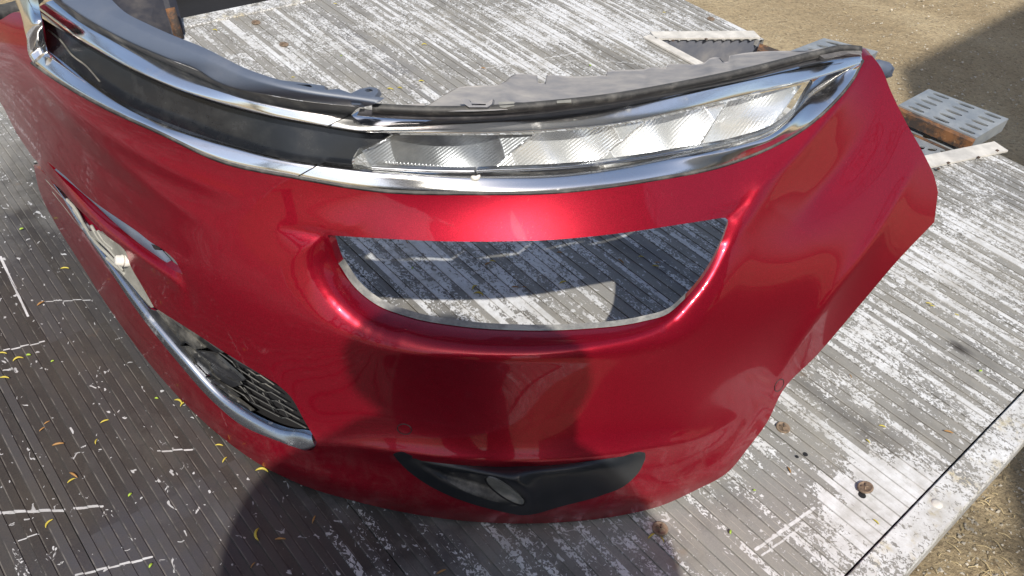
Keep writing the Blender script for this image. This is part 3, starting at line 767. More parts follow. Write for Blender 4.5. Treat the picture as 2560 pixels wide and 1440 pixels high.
skin.rel += [
    slope([(812, 600), (846, 662), (886, 718), (940, 762), (1020, 793)], 170, [.0, .014, .018, .012, .0]),
    crease([(1835, 560), (1895, 478), (1990, 385), (2080, 280), (2160, 165)], [.0, .008, .012, .011, .004], 38, 4),
    slope([(800, 592), (822, 620), (846, 662), (886, 718), (940, 762), (1020, 793), (1150, 817), (1300, 827), (1450, 824), (1600, 806), (1670, 785), (1712, 748), (1765, 682), (1803, 608)], 82, [0, .010, .022, .028, .032, .034, .035, .035, .035, .034, .030, .024, .018, .010]),
    crease(RIDGE, [0, .000, .004, .010, .014, .013, .012, .013, .014, .012, .011, .010, .009, .007, .004], 55, 10),
    crease([(100, 408), (147, 450), (189, 500), (228, 541), (272, 583), (314, 612), (356, 643), (397, 672), (440, 705), (472, 745)], [.002, .006, .010, .012, .012, .012, .012, .010, .008, 0], 13, 3),
    crease([(120, 411), (147, 439), (189, 483), (228, 522), (272, 561), (314, 592), (356, 622), (397, 650), (439, 678)], [-.004, -.008, -.012, -.012, -.012, -.012, -.012, -.010, -.004], 8, 2),
    roll(BOT, 46, [.0, .006, .010, .013, .015, .016, .018, .018, .018, .018, .018, .018, .018, .018, .016, .014, .010, .005]),
    roll(LEFT, 60, .02),
    crease([(20, 110), (90, 200), (180, 300), (290, 400), (420, 500), (560, 590)], [.006, .010, .011, .010, .006, 0], 26, 9),
    crease([(60, 170), (140, 290), (250, 410), (360, 500)], [-.003, -.007, -.007, -.002], 18, 8),
    crease([(110, 210), (200, 290), (320, 370), (480, 450), (640, 510)], [.004, .007, .007, .005, 0], 24, 9),
    crease([(120, 330), (230, 450), (360, 570), (460, 640)], [-.004, -.006, -.006, -.003], 28, 10),
    # fold line running down beside the lower grille
    crease([(625, 860), (690, 960), (740, 1040), (790, 1110)], [.0, .003, .004, .003], 26, 3),
    # swage line above the fog lamp trim
    crease([(700, 1115), (840, 1112), (980, 1128), (1150, 1149), (1300, 1153), (1480, 1143), (1620, 1122), (1760, 1090), (1850, 1040)], [0, .006, .010, .012, .012, .012, .010, .007, .0], 30, 4),
    crease([(900, 1150), (1100, 1175), (1300, 1180), (1550, 1160), (1680, 1125)], [0, -.004, -.005, -.004, 0], 26, 6),
    # wheel arch lip and scallop beside the lamp
    crease([(2285, 420), (2190, 590), (2080, 740), (1975, 900), (1925, 1000)], [.003, .010, .012, .008, .0], 30, 4),
    crease([(2190, 280), (2130, 380), (2050, 480), (1985, 560)], [-.004, -.013, -.016, -.005], 50, 24),
    crease([(2060, 560), (1980, 720), (1860, 900), (1700, 1020)], [0, .005, .006, 0], 90, 50),
    crease([(690, 566), (740, 576), (790, 586), (818, 592)], [0, -.002, -.004, -.003], 14, 6),
    crease([(1817, 545), (1850, 520), (1900, 470)], [-.004, -.004, -.0], 14, 4),
    crease([(480, 770), (470, 730), (455, 690)], [-.003, -.005, -.003], 14, 4),
]
outer = loop([
    [(p[0], p[1]) for p in LOW],
    [(2157, 150), (2163, 139), (2180, 139)],
    [(2180, 139), (2202, 168), (2226, 225), (2262, 300), (2312, 390), (2337, 445), (2345, 480)],
    [(2345, 480), (2336, 555)],
    [(2336, 555), (2250, 645), (2150, 762), (2040, 890), (1960, 972), (1915, 1060), (1870, 1120), (1820, 1180), (1740, 1225), (1650, 1265), (1560, 1287), (1400, 1306), (1150, 1301), (900, 1256), (740, 1206), (650, 1161), (540, 1081), (400, 941), (280, 781), (190, 641), (140, 561), (100, 481), (84, 412)],
    # lower grille opening reaches the outline here
    [(84, 412), (110, 432), (145, 475), (195, 556), (262, 655), (342, 775), (440, 900), (540, 1012), (600, 1062), (700, 1106), (765, 1128)],
    [(765, 1128), (786, 1122), (792, 1105)],
    [(792, 1105), (760, 1050), (725, 990), (690, 958)],
    [(690, 958), (600, 905), (480, 828), (385, 768)],
    [(385, 768), (355, 715), (326, 664), (312, 626), (300, 614), (272, 594), (244, 567), (217, 542), (189, 515), (161, 483), (133, 456), (106, 425), (92, 402)],
    [(92, 402), (84, 396)],
    [(84, 396), (40, 330), (0, 255), (-60, 190), (-200, 130)],
    [(-200, 130), (-200, 20)],
    [(-200, 20), (-60, 70), (0, 50), (42, 30), (52, 32)],
    [(52, 32), (66, 95), (75, 145), (80, 155)]], 9)
OPEN = loop([
    [(820, 588), (950, 596), (1100, 603), (1250, 603), (1400, 598), (1550, 583), (1700, 561), (1803, 545)],
    [(1803, 545), (1818, 546), (1820, 560)],
    [(1820, 560), (1803, 608), (1765, 682), (1712, 748), (1670, 785), (1600, 806), (1450, 824), (1300, 827), (1150, 817), (1020, 793), (940, 762), (886, 718), (846, 660), (826, 605), (820, 588)]], 9)
SLOT = loop([
    [(118, 404), (161, 439), (206, 481), (244, 511), (289, 542), (342, 578), (378, 606), (400, 619), (422, 636), (439, 653), (450, 672), (457, 686)],
    [(457, 686), (439, 678), (397, 650), (356, 622), (314, 592), (272, 561), (228, 522), (189, 483), (147, 439), (118, 404)]], 7)
FBH = loop([[(1000, 1142), (1050, 1151), (1150, 1162), (1270, 1167), (1400, 1161), (1520, 1146), (1590, 1137)], [(1590, 1137), (1604, 1146)], [(1604, 1146), (1594, 1172), (1558, 1208), (1500, 1234), (1400, 1261), (1325, 1280), (1300, 1281), (1275, 1277)], [(1275, 1277), (1200, 1259), (1120, 1231), (1055, 1195), (1018, 1165), (1000, 1142)]], 8)
body = patch('painted_shell', outer, skin, M['red'], bump, holes=[OPEN, SLOT, FBH], step=7, flange=.022, hole_flange=.010, fmask=lambda l: np.clip((seg_dist(l[:, :2], [p[:2] for p in LOW])[0] - 4) / 10, .08, 1))
md = body.modifiers.new('wn', 'WEIGHTED_NORMAL'); body.modifiers.remove(md)

def ruled(name, a, b, mat, parent, n=60, rows=3):
    """plain sheet between two space curves already in world space"""
    m = MB(); m.grid(np.stack([a * (1 - t) + b * t for t in np.linspace(0, 1, rows)], 1)); return m.build(name, mat, parent)
# dusty inner return of the lamp opening
lp = curve([(846, 660), (886, 718), (940, 762), (1020, 793), (1150, 817), (1300, 827), (1450, 824), (1600, 806), (1670, 785), (1712, 748)], n=70)
P = unproj(lp, skin(lp)); I = inward(P.copy())
ruled('opening_return', P + [0, 0, .0008], P + I * .011 + [0, 0, .0012], M['groove'], bump)

# chrome
LOW = [(x, y, float(1 + rays([(x, y)])[0][2] * (skin([(x, y)])[0]))) for x, y, z in LOW]
0 and print('chrome z', [round(q[2], 3) for q in LOW])
UPL = [(92, 23, .535), (175, 85, .53), (250, 129, .527), (375, 194, .522), (500, 242, .516), (668, 288, .510), (820, 316, .506), (900, 329, .505), (1000, 333, .504), (1151, 335, .503), (1327, 329, .503), (1538, 309, .505), (1700, 278, .508), (1836, 246, .512), (2012, 204, .517), (2149, 163, .524)]
UPU = [(91, -25, .56), (131, 0, .56), (208, 58, .555), (312, 112, .55), (417, 160, .545), (500, 196, .54), (598, 239, .536), (738, 271, .532), (879, 287, .53), (1011, 297, .53), (1187, 299, .53), (1362, 281, .53), (1538, 257, .531), (1700, 229, .533), (1871, 197, .536), (2047, 155, .54), (2149, 141, .541)]
LOWU = [(112, 130, .495), (197, 190, .487), (316, 267, .479), (457, 327, .474), (598, 373, .470), (724, 404, .468), (860, 421, .467), (1000, 436, .467), (1215, 440, .467), (1433, 432, .467), (1660, 397, .468), (1836, 373, .470), (1941, 337, .476), (1994, 281, .488), (2029, 225, .503), (2149, 162, .524)]
def tiltz(up, lo, th=48.0):
    """heights of the upper edge so that the band leans back by th degrees from level"""
    L = curve(lo, n=500); out = []
    for x, y, z in up:
        k = np.argmin((L[:, 0] - x) ** 2 + (L[:, 1] - y) ** 2); w = math.hypot(L[k, 0] - x, L[k, 1] - y)
        r = rays([(x, y)])[0]; ph = math.asin(-r[2] / np.linalg.norm(r)); D = depth_z(*L[k])
        out.append((x, y, float(L[k, 2] + w * D / FPX * math.sin(R(th)) / math.sin(R(th) + ph))))
    return out
def smz(pts, deg=4):
    P = np.array(pts, float); q = np.r_[0, np.cumsum(np.linalg.norm(np.diff(P[:, :2], axis=0), axis=1))]; q /= q[-1]
    P[:, 2] = np.polyval(np.polyfit(q, P[:, 2], min(deg, len(P) - 2)), q); return [tuple(r) for r in P]
def cut(pts, x0, x1):
    c = curve(pts, n=900); c = c[(c[:, 0] >= x0) & (c[:, 0] <= x1)]; return c[np.linspace(0, len(c) - 1, 90).astype(int)]
prof = lambda v: 1 - (2 * v - 1) ** 4
def zlike(up, lo, dz):
    L = np.array(lo); sx = np.argsort(L[:, 0]); return [(x, y, float(np.interp(x, L[sx, 0], L[sx, 2])) + dz) for x, y, z in up]
UPL = smz(UPL); UPU = smz(tiltz(UPU, UPL)); LOWU = smz(tiltz(LOWU, LOW)); 0 and print('LOWU', LOWU[::3])
cs = 'chrome_strip'
ribbon(cs, cut(UPL, 92, 819), cut(UPU, 131, 877), M['chrome'], bump, 90, .0016, 13, .004, prof)
ribbon(cs, cut(UPL, 820.6, 2150), cut(UPU, 878.6, 2150), M['old_chrome'], bump, 130, .0016, 13, .010, prof)
ribbon(cs, cut(LOW, 80, 742), cut(LOWU, 112, 793), M['chrome'], bump, 90, .0016, 13, .004, prof)
ribbon(cs, cut(LOW, 743.6, 2158), cut(LOWU, 794.6, 2150), M['old_chrome'], bump, 150, .0016, 13, .012, prof)
# lines of the joints are real gaps; dark filler below them
for (a, b) in (((819.5, 317), (878, 288)), ((742, 441), (794, 412))):
    q = np.array([a, b], float); fz = UPL if b[1] < 300 else LOW
    zz = [np.interp(v[0], [r[0] for r in fz], [r[2] for r in fz]) for v in q]; zz[1] += .012
    m = MB(); m.tube(unproj(q, [depth_z(*v, z_) + .001 for v, z_ in zip(q, zz)]), .0016, 6); m.build('joint_line', M['seal'], bump)
# chevron leg
bl_, br_ = [(-10, -70), (37, 0), (50, 31), (65, 90), (75, 145), (84, 158)], [(62, -70), (88, 0), (92, 23), (99, 60), (106, 105), (113, 131)]
zs = lambda p, o: (p[0], p[1], 1 + rays([p])[0][2] * (skin([p])[0] + o))
_l = [zs(p, -.014) for p in bl_]
_b = ribbon('badge_leg', _l, [(q[0], q[1], q[2] + .004 + .010 * (a[1] < 100)) for q, a in zip([(p[0], p[1], l[2] + (l[1] - p[1]) * .0003) for p, l in zip(br_, _l)], br_)], M['chrome'], bump, 40, .004, 11, .003, prof)
# thin black rubber line under the lower chrome
c0 = curve([(x, y + 2, z - .001) for x, y, z in LOW], n=160); m = MB(); m.tube(unproj(c0, [depth_z(*q) for q in c0]), .0022, 6); m.build('rubber_line', M['seal'], bump)
# black grille panel between the strips
bf = Field(UPL + LOWU)
GP = loop([[(96, 40), (175, 88), (250, 131), (375, 197), (500, 245), (668, 291), (820, 318), (985, 333)], [(985, 333), (930, 370), (882, 405), (880, 424)], [(880, 424), (860, 424), (724, 407), (598, 376), (457, 330), (316, 270), (197, 193), (112, 133)], [(112, 133), (103, 90), (96, 40)]], 8)
bf = Field(UPL + LOWU, reg=2e-4)
GPf = lambda p: bf(p) + .020
patch('grille_panel', GP, GPf, M['panel'], bump, step=12, flange=0)
ruled_top = curve(UPL[:9], n=60); A = unproj(ruled_top, [depth_z(*q) for q in ruled_top])
ruled('grille_roof', A + [0, 0, .0], unproj(ruled_top, bf(ruled_top) + .03) + [0, 0, -.004], M['panel'], bump)
# curved light guide seen through the panel
gl = curve([(120, 75), (150, 100), (180, 138), (215, 165), (250, 205)], n=24); m = MB(); m.tube(unproj(gl, bf(gl) + .019), .0012, 6); m.build('inner_rib', M['mesh'], bump)

# ---------------------------------------------------------------- daytime lamp
LB = [(895, 372), (880, 408), (886, 421), (1000, 432), (1190, 440), (1440, 427), (1700, 390), (1850, 361), (1925, 335), (1975, 298), (2010, 245), (2034, 205)]
LT = [(2034, 205), (2012, 206), (1836, 248), (1700, 280), (1538, 311), (1327, 331), (1151, 337), (985, 335), (968, 342)]
LENS = loop([LB[:], LT, [(968, 342), (930, 362), (895, 372)]], 7)
lamp = patch('daytime_lamp_lens', LENS, lambda p: bf(p) + .003, M['lens'], bump, step=12, flange=.004)
def cell(poly, axis_px, dim=False, pitch=9.0, amp=.0007, cpx=None, depth=.012):
    L = loop(poly, 5)
    d = np.array(axis_px, float); d /= np.linalg.norm(d); n = np.array([-d[1], d[0]])
    cx = np.array(cpx if cpx is not None else L.mean(0))
    def f(p):
        q = p - cx; s = q @ n; a = q @ d
        bowl = depth * np.clip(1 - (s / 120) ** 2 - (a / 90) ** 2, -1, 1)
        return bf(p) + .030 + bowl + amp * np.abs(np.mod(s / pitch, 1) - .5) * 2
    return patch('reflector', L, f, M['silver_dim' if dim else 'silver'], bump, step=3.2, flange=0)
cell([[(905, 378), (925, 415)], [(925, 415), (1060, 424), (1220, 430)], [(1220, 430), (1335, 336)], [(1335, 336), (1151, 338), (985, 337)], [(985, 337), (905, 378)]], (1, -.75), True, 7, .0008)
cell([[(1224, 430), (1350, 425), (1482, 414)], [(1482, 414), (1610, 303)], [(1610, 303), (1480, 320), (1339, 333)], [(1339, 333), (1224, 430)]], (1, -.8), False, 7.5)
cell([[(1486, 413), (1610, 395), (1742, 372)], [(1742, 372), (1816, 255)], [(1816, 255), (1720, 278), (1614, 302)], [(1614, 302), (1486, 413)]], (1, -1.0), False, 7.5)
cell([[(1746, 371), (1850, 347), (1930, 310), (1985, 240), (2005, 212)], [(2005, 212), (1910, 232), (1820, 254)], [(1820, 254), (1746, 371)]], (1, -1.3), False, 7.5)
# lamp rim rails
rb = [(1190, 432, .4675), (1440, 420, .468), (1700, 383, .469), (1850, 354, .472), (1925, 328, .478), (1975, 292, .487), (2008, 243, .499), (2028, 212, .509)]
ribbon('lamp_rim', rb, [(x + (2 if x > 1900 else 0), y - 9, z + .003) for x, y, z in rb], M['satin'], bump, 60, .003, 6, .006)
rb2 = [(930, 424, .466), (1060, 431, .4665), (1185, 433, .467)]
ribbon('lamp_rim', rb2, [(x, y - 9, z + .003) for x, y, z in rb2], M['silver_dim'], bump, 30, .002, 5, .006)
m = MB(); tp = curve([(1178, 441), (1190, 446), (1200, 438)], n=8); m.tube(unproj(tp, bf(tp) - .004), [.001, .0022, .003, .003, .003, .0025, .002, .001], 8); m.build('lamp_clip', M['white'], bump)
rows_ = MB()
for i in range(26):                           # glinting prism teeth along the foot of the left reflector
    x = 960 + i * 9.2; y = 411 + i * .62
    q = unproj([(x, y), (x + 5, y - 7), (x + 8, y + 2)], bf([(x, y)])[0] + .012 + np.array([0, -.004, 0])); rows_.tube(q, .0012, 5)
rows_.build('prism_row', M['silver'], bump)

# ---------------------------------------------------------------- top trim, seal, rear bracket
TF = [(146, 0, .575), (208, 42, .572), (312, 100, .568), (417, 146, .563), (500, 179, .558), (527, 197, .556), (703, 243, .549), (900, 268, .544)]
TU = [(243, -5, .585), (285, 36, .583), (345, 68, .581), (400, 93, .579), (480, 125, .577), (600, 184, .573), (700, 216, .570), (945, 256, .560)]
ribbon('top_trim', smz(TF, 3), smz(TU, 3), M['trim'], bump, 80, .0012, 10, .012, lambda v: math.sin(math.pi * v) ** .6)
ribbon('trim_groove', [(x, y, z - .001) for x, y, z in UPU[1:9]],
       [(146, 0, .574), (208, 42, .571), (312, 100, .567), (417, 146, .562), (500, 179, .557), (598, 219, .551), (738, 250, .546), (900, 268, .543)], M['groove'], bump, 80, -.0015, 6, 0)
def tab(poly, z, mat, hole=None, name='clip_tab', dz=0.0, step=6, thick=.006):
    L = loop(poly, step) if isinstance(poly[0], list) else np.array(poly, float)
    fz = (lambda p: np.array([depth_z(a, b, z if not callable(z) else z(a, b)) for a, b in np.atleast_2d(p)[:, :2]]))
    return patch(name, L, fz, mat, bump, holes=[np.array(h, float) for h in (hole or [])], step=step, flange=thick, zt=-.9)
tab([(405, 98), (425, 92), (455, 98), (474, 112), (466, 118), (470, 124), (440, 120)], .574, M['trim'], [[(420, 101), (440, 104), (447, 110), (428, 108)]])
tab([(682, 212), (700, 200), (735, 204), (810, 214), (812, 222), (828, 232), (800, 242), (730, 232)], .562, M['trim'], [[(738, 210), (775, 212), (785, 222), (748, 219)]])
el = [(880 + 0, 262), (868, 238), (900, 222), (925, 217), (942, 220), (946, 230), (938, 240), (915, 250), (900, 262)]
tab(el, .555, M['trim'], [[(922 + 10 * math.cos(a), 226 + 4 * math.sin(a)) for a in np.linspace(0, 6.28, 12, endpoint=False)]])
tab([(846, 222), (800, 226), (830, 236), (885, 250), (880, 234)], .556, M['trim'])
# lamp top rim (matte grey) and seal
SE = [(930, 270, .546), (1060, 276, .545), (1200, 275, .545), (1362, 263, .546), (1538, 243, .547), (1700, 214, .549), (1871, 178, .552), (2040, 136, .556), (2110, 121, .558), (2150, 124, .556)]
RU = [(900, 271, .542)] + [(x, y + 5, z - .004) for x, y, z in SE]
ribbon('lamp_top_rim', [(890, 289, .531), (1011, 298, .531), (1187, 300, .531), (1362, 282, .531), (1538, 258, .532), (1700, 230, .534), (1871, 198, .537), (2047, 156, .541), (2150, 140, .542)], RU, m_plastic('matte_grey_rim', (0.05, 0.05, 0.058), .4, (.3, .29, .28), .4, 30, .3), bump, 120, .003, 6, 0)
c0 = curve(SE, n=120); m = MB(); m.tube(unproj(c0, [depth_z(*q) for q in c0]), .0052, 8); m.build('seal', M['seal'], bump)
bk_ctrl = [(1060, 272, .540), (1300, 268, .540), (1500, 250, .540), (1700, 216, .541), (1900, 173, .545), (2050, 136, .55), (2130, 124, .55), (1090, 250, .530), (1140, 224, .52), (1275, 193, .505), (1480, 193, .503), (1680, 164, .503), (1825, 142, .505), (1990, 128, .515), (2120, 122, .54)]
bkf = Field(bk_ctrl)
bkf.rel += [crease([(1262, 192), (1258, 260)], .010, 12, 3), crease([(1612, 178), (1607, 235)], -.008, 8, 3), crease([(1775, 150), (1785, 196)], .010, 10, 6), crease([(1824, 142), (1828, 186)], -.012, 5, 2),
            crease([(1300, 240), (1600, 215)], .006, 40, 20), crease([(1110, 236), (1230, 218)], .008, 18, 8), crease([(1660, 175), (1720, 190)], -.008, 30, 14)]
BK = loop([[(1055, 272), (1090, 251), (1140, 223), (1200, 217), (1245, 214), (1262, 205), (1275, 193), (1340, 190)], [(1340, 190), (1343, 211)], [(1343, 211), (1362, 211)], [(1362, 211), (1366, 189)],
           [(1366, 189), (1420, 194), (1515, 191)], [(1515, 191), (1517, 180)], [(1517, 180), (1560, 178), (1612, 176)], [(1612, 176), (1618, 172)], [(1618, 172), (1665, 172)], [(1665, 172), (1670, 163)], [(1670, 163), (1700, 163), (1760, 160), (1778, 148), (1800, 148), (1810, 158), (1822, 156)], [(1822, 156), (1824, 142)],
           [(1824, 142), (1860, 136), (1960, 130), (2010, 130), (2090, 118)], [(2090, 118), (2130, 122)], [(2130, 122), (2040, 138), (1871, 180), (1700, 217), (1538, 246), (1362, 266), (1200, 278), (1055, 278)], [(1055, 278), (1055, 272)]], 5)
patch('rear_bracket', BK, bkf, M['beige'], bump, step=7, flange=.004)
fpoly = [(1130, 243), (1152, 258), (1168, 266), (1212, 266), (1228, 256), (1233, 246), (1236, 262), (1228, 272), (1160, 273), (1140, 262)]
tab([(1152, 248), (1172, 248), (1176, 256), (1218, 257), (1232, 247), (1230, 260), (1218, 268), (1172, 268), (1158, 258)], .552, M['beige'], [[(1178, 259), (1215, 260), (1214, 263), (1180, 263)]], step=5)
tab([(1288, 256), (1357, 256), (1357, 261), (1288, 261)], .549, M['void'], name='bracket_slot', thick=.002)
tab([(1245, 255), (1285, 254), (1286, 264), (1262, 270), (1250, 268)], .550, M['fin'], name='bracket_pad')
tab([(1392, 250), (1428, 249), (1428, 256), (1392, 258)], .551, M['fin'], name='bracket_pad')
tab([(975, 271), (1000, 262), (1060, 258), (1065, 268), (1050, 274)], .540, M['beige'], name='bracket_pad')
tab([(1045, 276), (1062, 267), (1066, 276)], .547, M['seal'], name='clip_tab')
# end of seal and arm showing past the tip
tab([(2040, 132), (2090, 116), (2130, 114), (2150, 122), (2156, 132), (2150, 137), (2120, 134), (2060, 146)], .557, m_plastic('dark_dusty_plastic', (.03, .03, .033), .5, (.33, .31, .29), .6, 25, .5), name='lamp_end_cap', step=5)
m = MB(); q = curve([(2170, 165, .50), (2200, 172, .495), (2220, 180, .49), (2214, 192, .485)], n=10); m.tube(unproj(q, [depth_z(*k) for k in q]), [.006, .009, .011, .012, .012, .012, .012, .010, .008, .003], 10); m.build('fender_arm', M['trim'], bump)

# ---------------------------------------------------------------- lower grille
GO = loop([[(84, 408), (110, 432), (145, 475), (195, 556), (262, 655), (342, 775), (440, 900), (540, 1012), (600, 1062), (700, 1106), (775, 1126)], [(775, 1126), (796, 1110), (760, 1046), (725, 985), (690, 952)], [(690, 952), (600, 898), (480, 820), (380, 758)], [(380, 758), (330, 655), (250, 580), (130, 440), (84, 400)]], 9)
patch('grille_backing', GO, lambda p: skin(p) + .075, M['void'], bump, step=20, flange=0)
# satin strip along the lip: wide at the right end
sl_ = [(100, 424), (145, 475), (195, 556), (262, 655), (342, 775), (440, 900), (540, 1012), (600, 1062), (700, 1106), (765, 1127), (790, 1116)]
su_ = [(102, 424), (148, 472), (200, 550), (272, 650), (356, 768), (458, 890), (568, 1002), (636, 1045), (712, 1076), (768, 1084), (780, 1087)]
skz = lambda L, o: [(a, b, 1 + rays([(a, b)])[0][2] * (skin([(a, b)])[0] + o)) for a, b in L]
ribbon('grille_strip', skz(sl_, .001), skz(su_, .010), M['satin'], bump, 110, .0025, 10, .006, prof)
rec = lambda L, o: unproj(np.array(L, float), skin(np.array(L, float)) + o)
def bar(L, r, o, mat='mesh', n=30, name='grille_bar', w=None):
    c = curve(L, n=n); m = MB(); m.tube(rec(c, o), r, 6); return m.build(name, M[mat], bump)
Z = lambda x, y: (350 + x / 3.2, 700 + y / 3.2)
# thin bars of the mesh: parallel, each with a small kink, ending on the shell
def bar2(P_, r, o, name='grille_bar'):
    P_ = np.array(P_, float); c = np.vstack([P_[k] + (P_[k + 1] - P_[k]) * np.linspace(0, 1, 8)[:, None] for k in range(len(P_) - 1)])
    m = MB(); m.tube(unproj(c, skin(c) + o), r, 5); return m.build(name, M['mesh'], bump)
for k in range(6):
    f = k / 5
    a = np.array([560 + 60 * f, 470 + 330 * f]); e = np.array([1075 + 255 * f, 835 + 345 * f])
    q = lambda t, dy=0: tuple(a + (e - a) * t + [0, dy])
    bar2([Z(*q(0)), Z(*q(.30, 10)), Z(*q(.36, 34)), Z(*q(.72, 30)), Z(*q(.78, 8)), Z(*q(1, 6))], .0009, .028)
for a, b in (((760, 640), (840, 800)), ((870, 750), (950, 910)), ((980, 900), (1080, 1060)), ((830, 860), (930, 1000)), ((1110, 960), (1190, 1110))):
    bar2([Z(*a), Z(*b)], .0009, .031)
# faceted blades in the dusty middle part
def blade(L, o=.022, mat='blade', thick=.006):
    P_ = np.array([Z(*q) for q in L], float); c = loop([[tuple(a), tuple(b)] for a, b in zip(P_, np.roll(P_, -1, 0))], 6)
    mid = P_.mean(0)
    f = lambda p: skin(p) + o - .005 * np.exp(-(seg_dist(np.asarray(p, float)[:, :2], [P_[0], P_[len(P_) // 2]])[0] / 9) ** 2)
    patch('grille_blade', c, f, M[mat], bump, step=5, flange=thick, zt=-.6)
for k, L in enumerate([[(60, 240), (130, 250), (250, 400), (330, 500), (320, 525), (230, 470), (170, 400), (110, 320)], [(130, 240), (180, 235), (290, 350), (420, 450), (520, 545), (440, 555), (330, 480), (300, 420), (230, 380)],
          [(0, 235), (60, 245), (110, 330), (180, 420), (230, 480), (210, 475), (110, 370)], [(220, 480), (330, 530), (420, 640), (440, 700), (520, 780), (600, 800), (560, 815), (470, 760), (400, 680), (290, 560)],
          [(340, 525), (430, 560), (540, 660), (580, 760), (640, 800), (600, 795), (520, 740), (430, 640)], [(330, 350), (470, 440), (640, 570), (660, 585), (600, 575), (500, 520), (360, 400)],
          [(440, 560), (590, 590), (760, 740), (830, 805), (790, 810), (660, 760), (560, 660)], [(560, 680), (660, 760), (800, 840), (740, 860), (620, 790)], [(590, 840), (700, 900), (900, 1050), (860, 1050), (700, 950)],
          [(520, 770), (640, 830), (780, 940), (720, 900), (600, 830)], [(700, 600), (780, 655), (990, 760), (940, 745), (800, 690)]]):
    blade(L, .020 + .004 * (k % 3), 'mesh' if k in (1, 5, 4, 8) else 'blade')
Y = lambda x, y: (50 + x / 3.6, 400 + y / 3.6)
def blade2(L, o=.016, mat='blade', th=.004, name='grille_blade'):
    P_ = np.array([Y(*q) for q in L], float); c = loop([[tuple(a), tuple(b)] for a, b in zip(P_, np.roll(P_, -1, 0))], 5)
    return patch(name, c, lambda p: skin(p) + o, M[mat], bump, step=5, flange=th, zt=-.6)
for L in ([(640, 760), (700, 800), (760, 930), (830, 960), (770, 950), (690, 860)], [(880, 1080), (960, 1130), (1010, 1250), (1100, 1320), (1000, 1280), (930, 1180)], [(960, 1040), (1040, 1180), (1150, 1310), (1180, 1330), (1080, 1290), (1000, 1180), (900, 1060)],
          [(430, 480), (520, 570), (600, 700), (560, 690), (470, 570)], [(250, 200), (330, 290), (430, 470), (400, 450), (300, 300)], [(1000, 1260), (1150, 1340), (1400, 1440), (1300, 1440), (1100, 1360)]):
    blade2(L, .03, 'mesh')
# plate bracket with thin fins and a white screw
br = blade2([(600, 640), (700, 640), (790, 690), (900, 760), (945, 800), (960, 850), (985, 950), (1090, 1120), (1205, 1305), (1200, 1325), (1180, 1328), (1090, 1230), (990, 1110), (900, 1010), (950, 1030), (930, 960), (860, 870), (740, 760), (640, 690)], .006, 'fin', .008, 'plate_bracket')
for L in ([(240, 170), (360, 300), (480, 420), (600, 640)], [(300, 280), (420, 430), (520, 560), (600, 650)], [(480, 440), (560, 560), (680, 740), (800, 860), (930, 990)], [(600, 650), (680, 790), (800, 900), (950, 1030)], [(640, 590), (720, 720), (800, 800), (870, 880)], [(700, 640), (770, 740), (840, 800)]):
    bar([Y(*q) for q in L], .0026, .010, 'fin', 24, 'bracket_fin')
sc_ = rec([Y(940, 905)], .0)[0]; ax = CAM - sc_; ax /= np.linalg.norm(ax); ax = np.array([-.75, -.55, .35]); ax /= np.linalg.norm(ax)
m = MB(); m.tube([sc_ - ax * .012, sc_ + ax * .001], .0085, 14); m.tube([sc_ + ax * .001, sc_ + ax * .004, sc_ + ax * .0045, sc_ + ax * .0105, sc_ + ax * .012], [.0082, .0082, .0072, .0072, .005], 16); m.build('white_screw', M['white'], bump)
# inside of the upper slot
SI = loop([[(105, 388), (140, 413), (245, 505), (345, 582), (405, 616), (440, 652), (470, 695)], [(470, 695), (430, 684), (380, 651), (300, 586), (220, 506), (140, 436), (105, 388)]], 7)
patch('slot_backing', SI, lambda p: skin(p) + .035, M['beige'], bump, step=9, flange=0)
ribbon('slot_trim', skz([(140, 424), (220, 492), (300, 570), (380, 634), (430, 667)], .016), skz([(142, 420), (225, 488), (310, 556), (388, 618), (418, 650)], .014), M['trim'], bump, 40, .003, 5, .004)
tab([(378, 610), (400, 618), (398, 624), (386, 625)], lambda a, b: 1 + rays([(a, b)])[0][2] * (skin([(a, b)])[0] + .012), M['void'], name='slot_hole', step=4, thick=.002)

# ---------------------------------------------------------------- fog lamp trim
FB = loop([[(982, 1136), (990, 1133), (1050, 1146), (1150, 1157), (1270, 1162), (1400, 1156), (1520, 1141), (1598, 1130)], [(1598, 1130), (1612, 1134), (1613, 1148)], [(1613, 1148), (1600, 1176), (1562, 1214), (1500, 1240), (1400, 1267), (1325, 1287), (1300, 1288), (1275, 1284)], [(1275, 1284), (1200, 1266), (1120, 1238), (1050, 1200), (1010, 1168), (990, 1146), (982, 1136)]], 6)
fog = Field([(p[0], p[1], skin([p])[0] - .004) for p in FB[::5]] + [(x, y, skin([(x, y)])[0] - o) for x, y, o in ((1150, 1200, .008), (1300, 1210, .016), (1450, 1195, .014), (1400, 1240, .010), (1200, 1230, .010))], 'D')
PK = [(1040, 1152), (1100, 1160), (1170, 1172), (1240, 1190), (1300, 1212), (1322, 1236), (1322, 1258), (1300, 1268), (1240, 1258), (1160, 1232), (1100, 1205), (1055, 1172)]
fog.rel += [slope([(984, 1136), (1050, 1147), (1150, 1158), (1270, 1163), (1400, 1157), (1520, 1142), (1604, 1132)], 34, [.002, .006, .012, .016, .014, .010, .003]), pocket(PK, .022, 42), crease([(1060, 1158), (1170, 1176), (1250, 1192), (1310, 1214), (1334, 1245), (1332, 1284)], [0, .005, .010, .014, .011, .006], 24, 5), crease([(1300, 1180), (1420, 1172), (1540, 1150)], [.006, .005, .001], 22, 9)]
foglamp = patch('fog_lamp_trim', FB, fog, M['black'], bump, step=5, flange=.006)
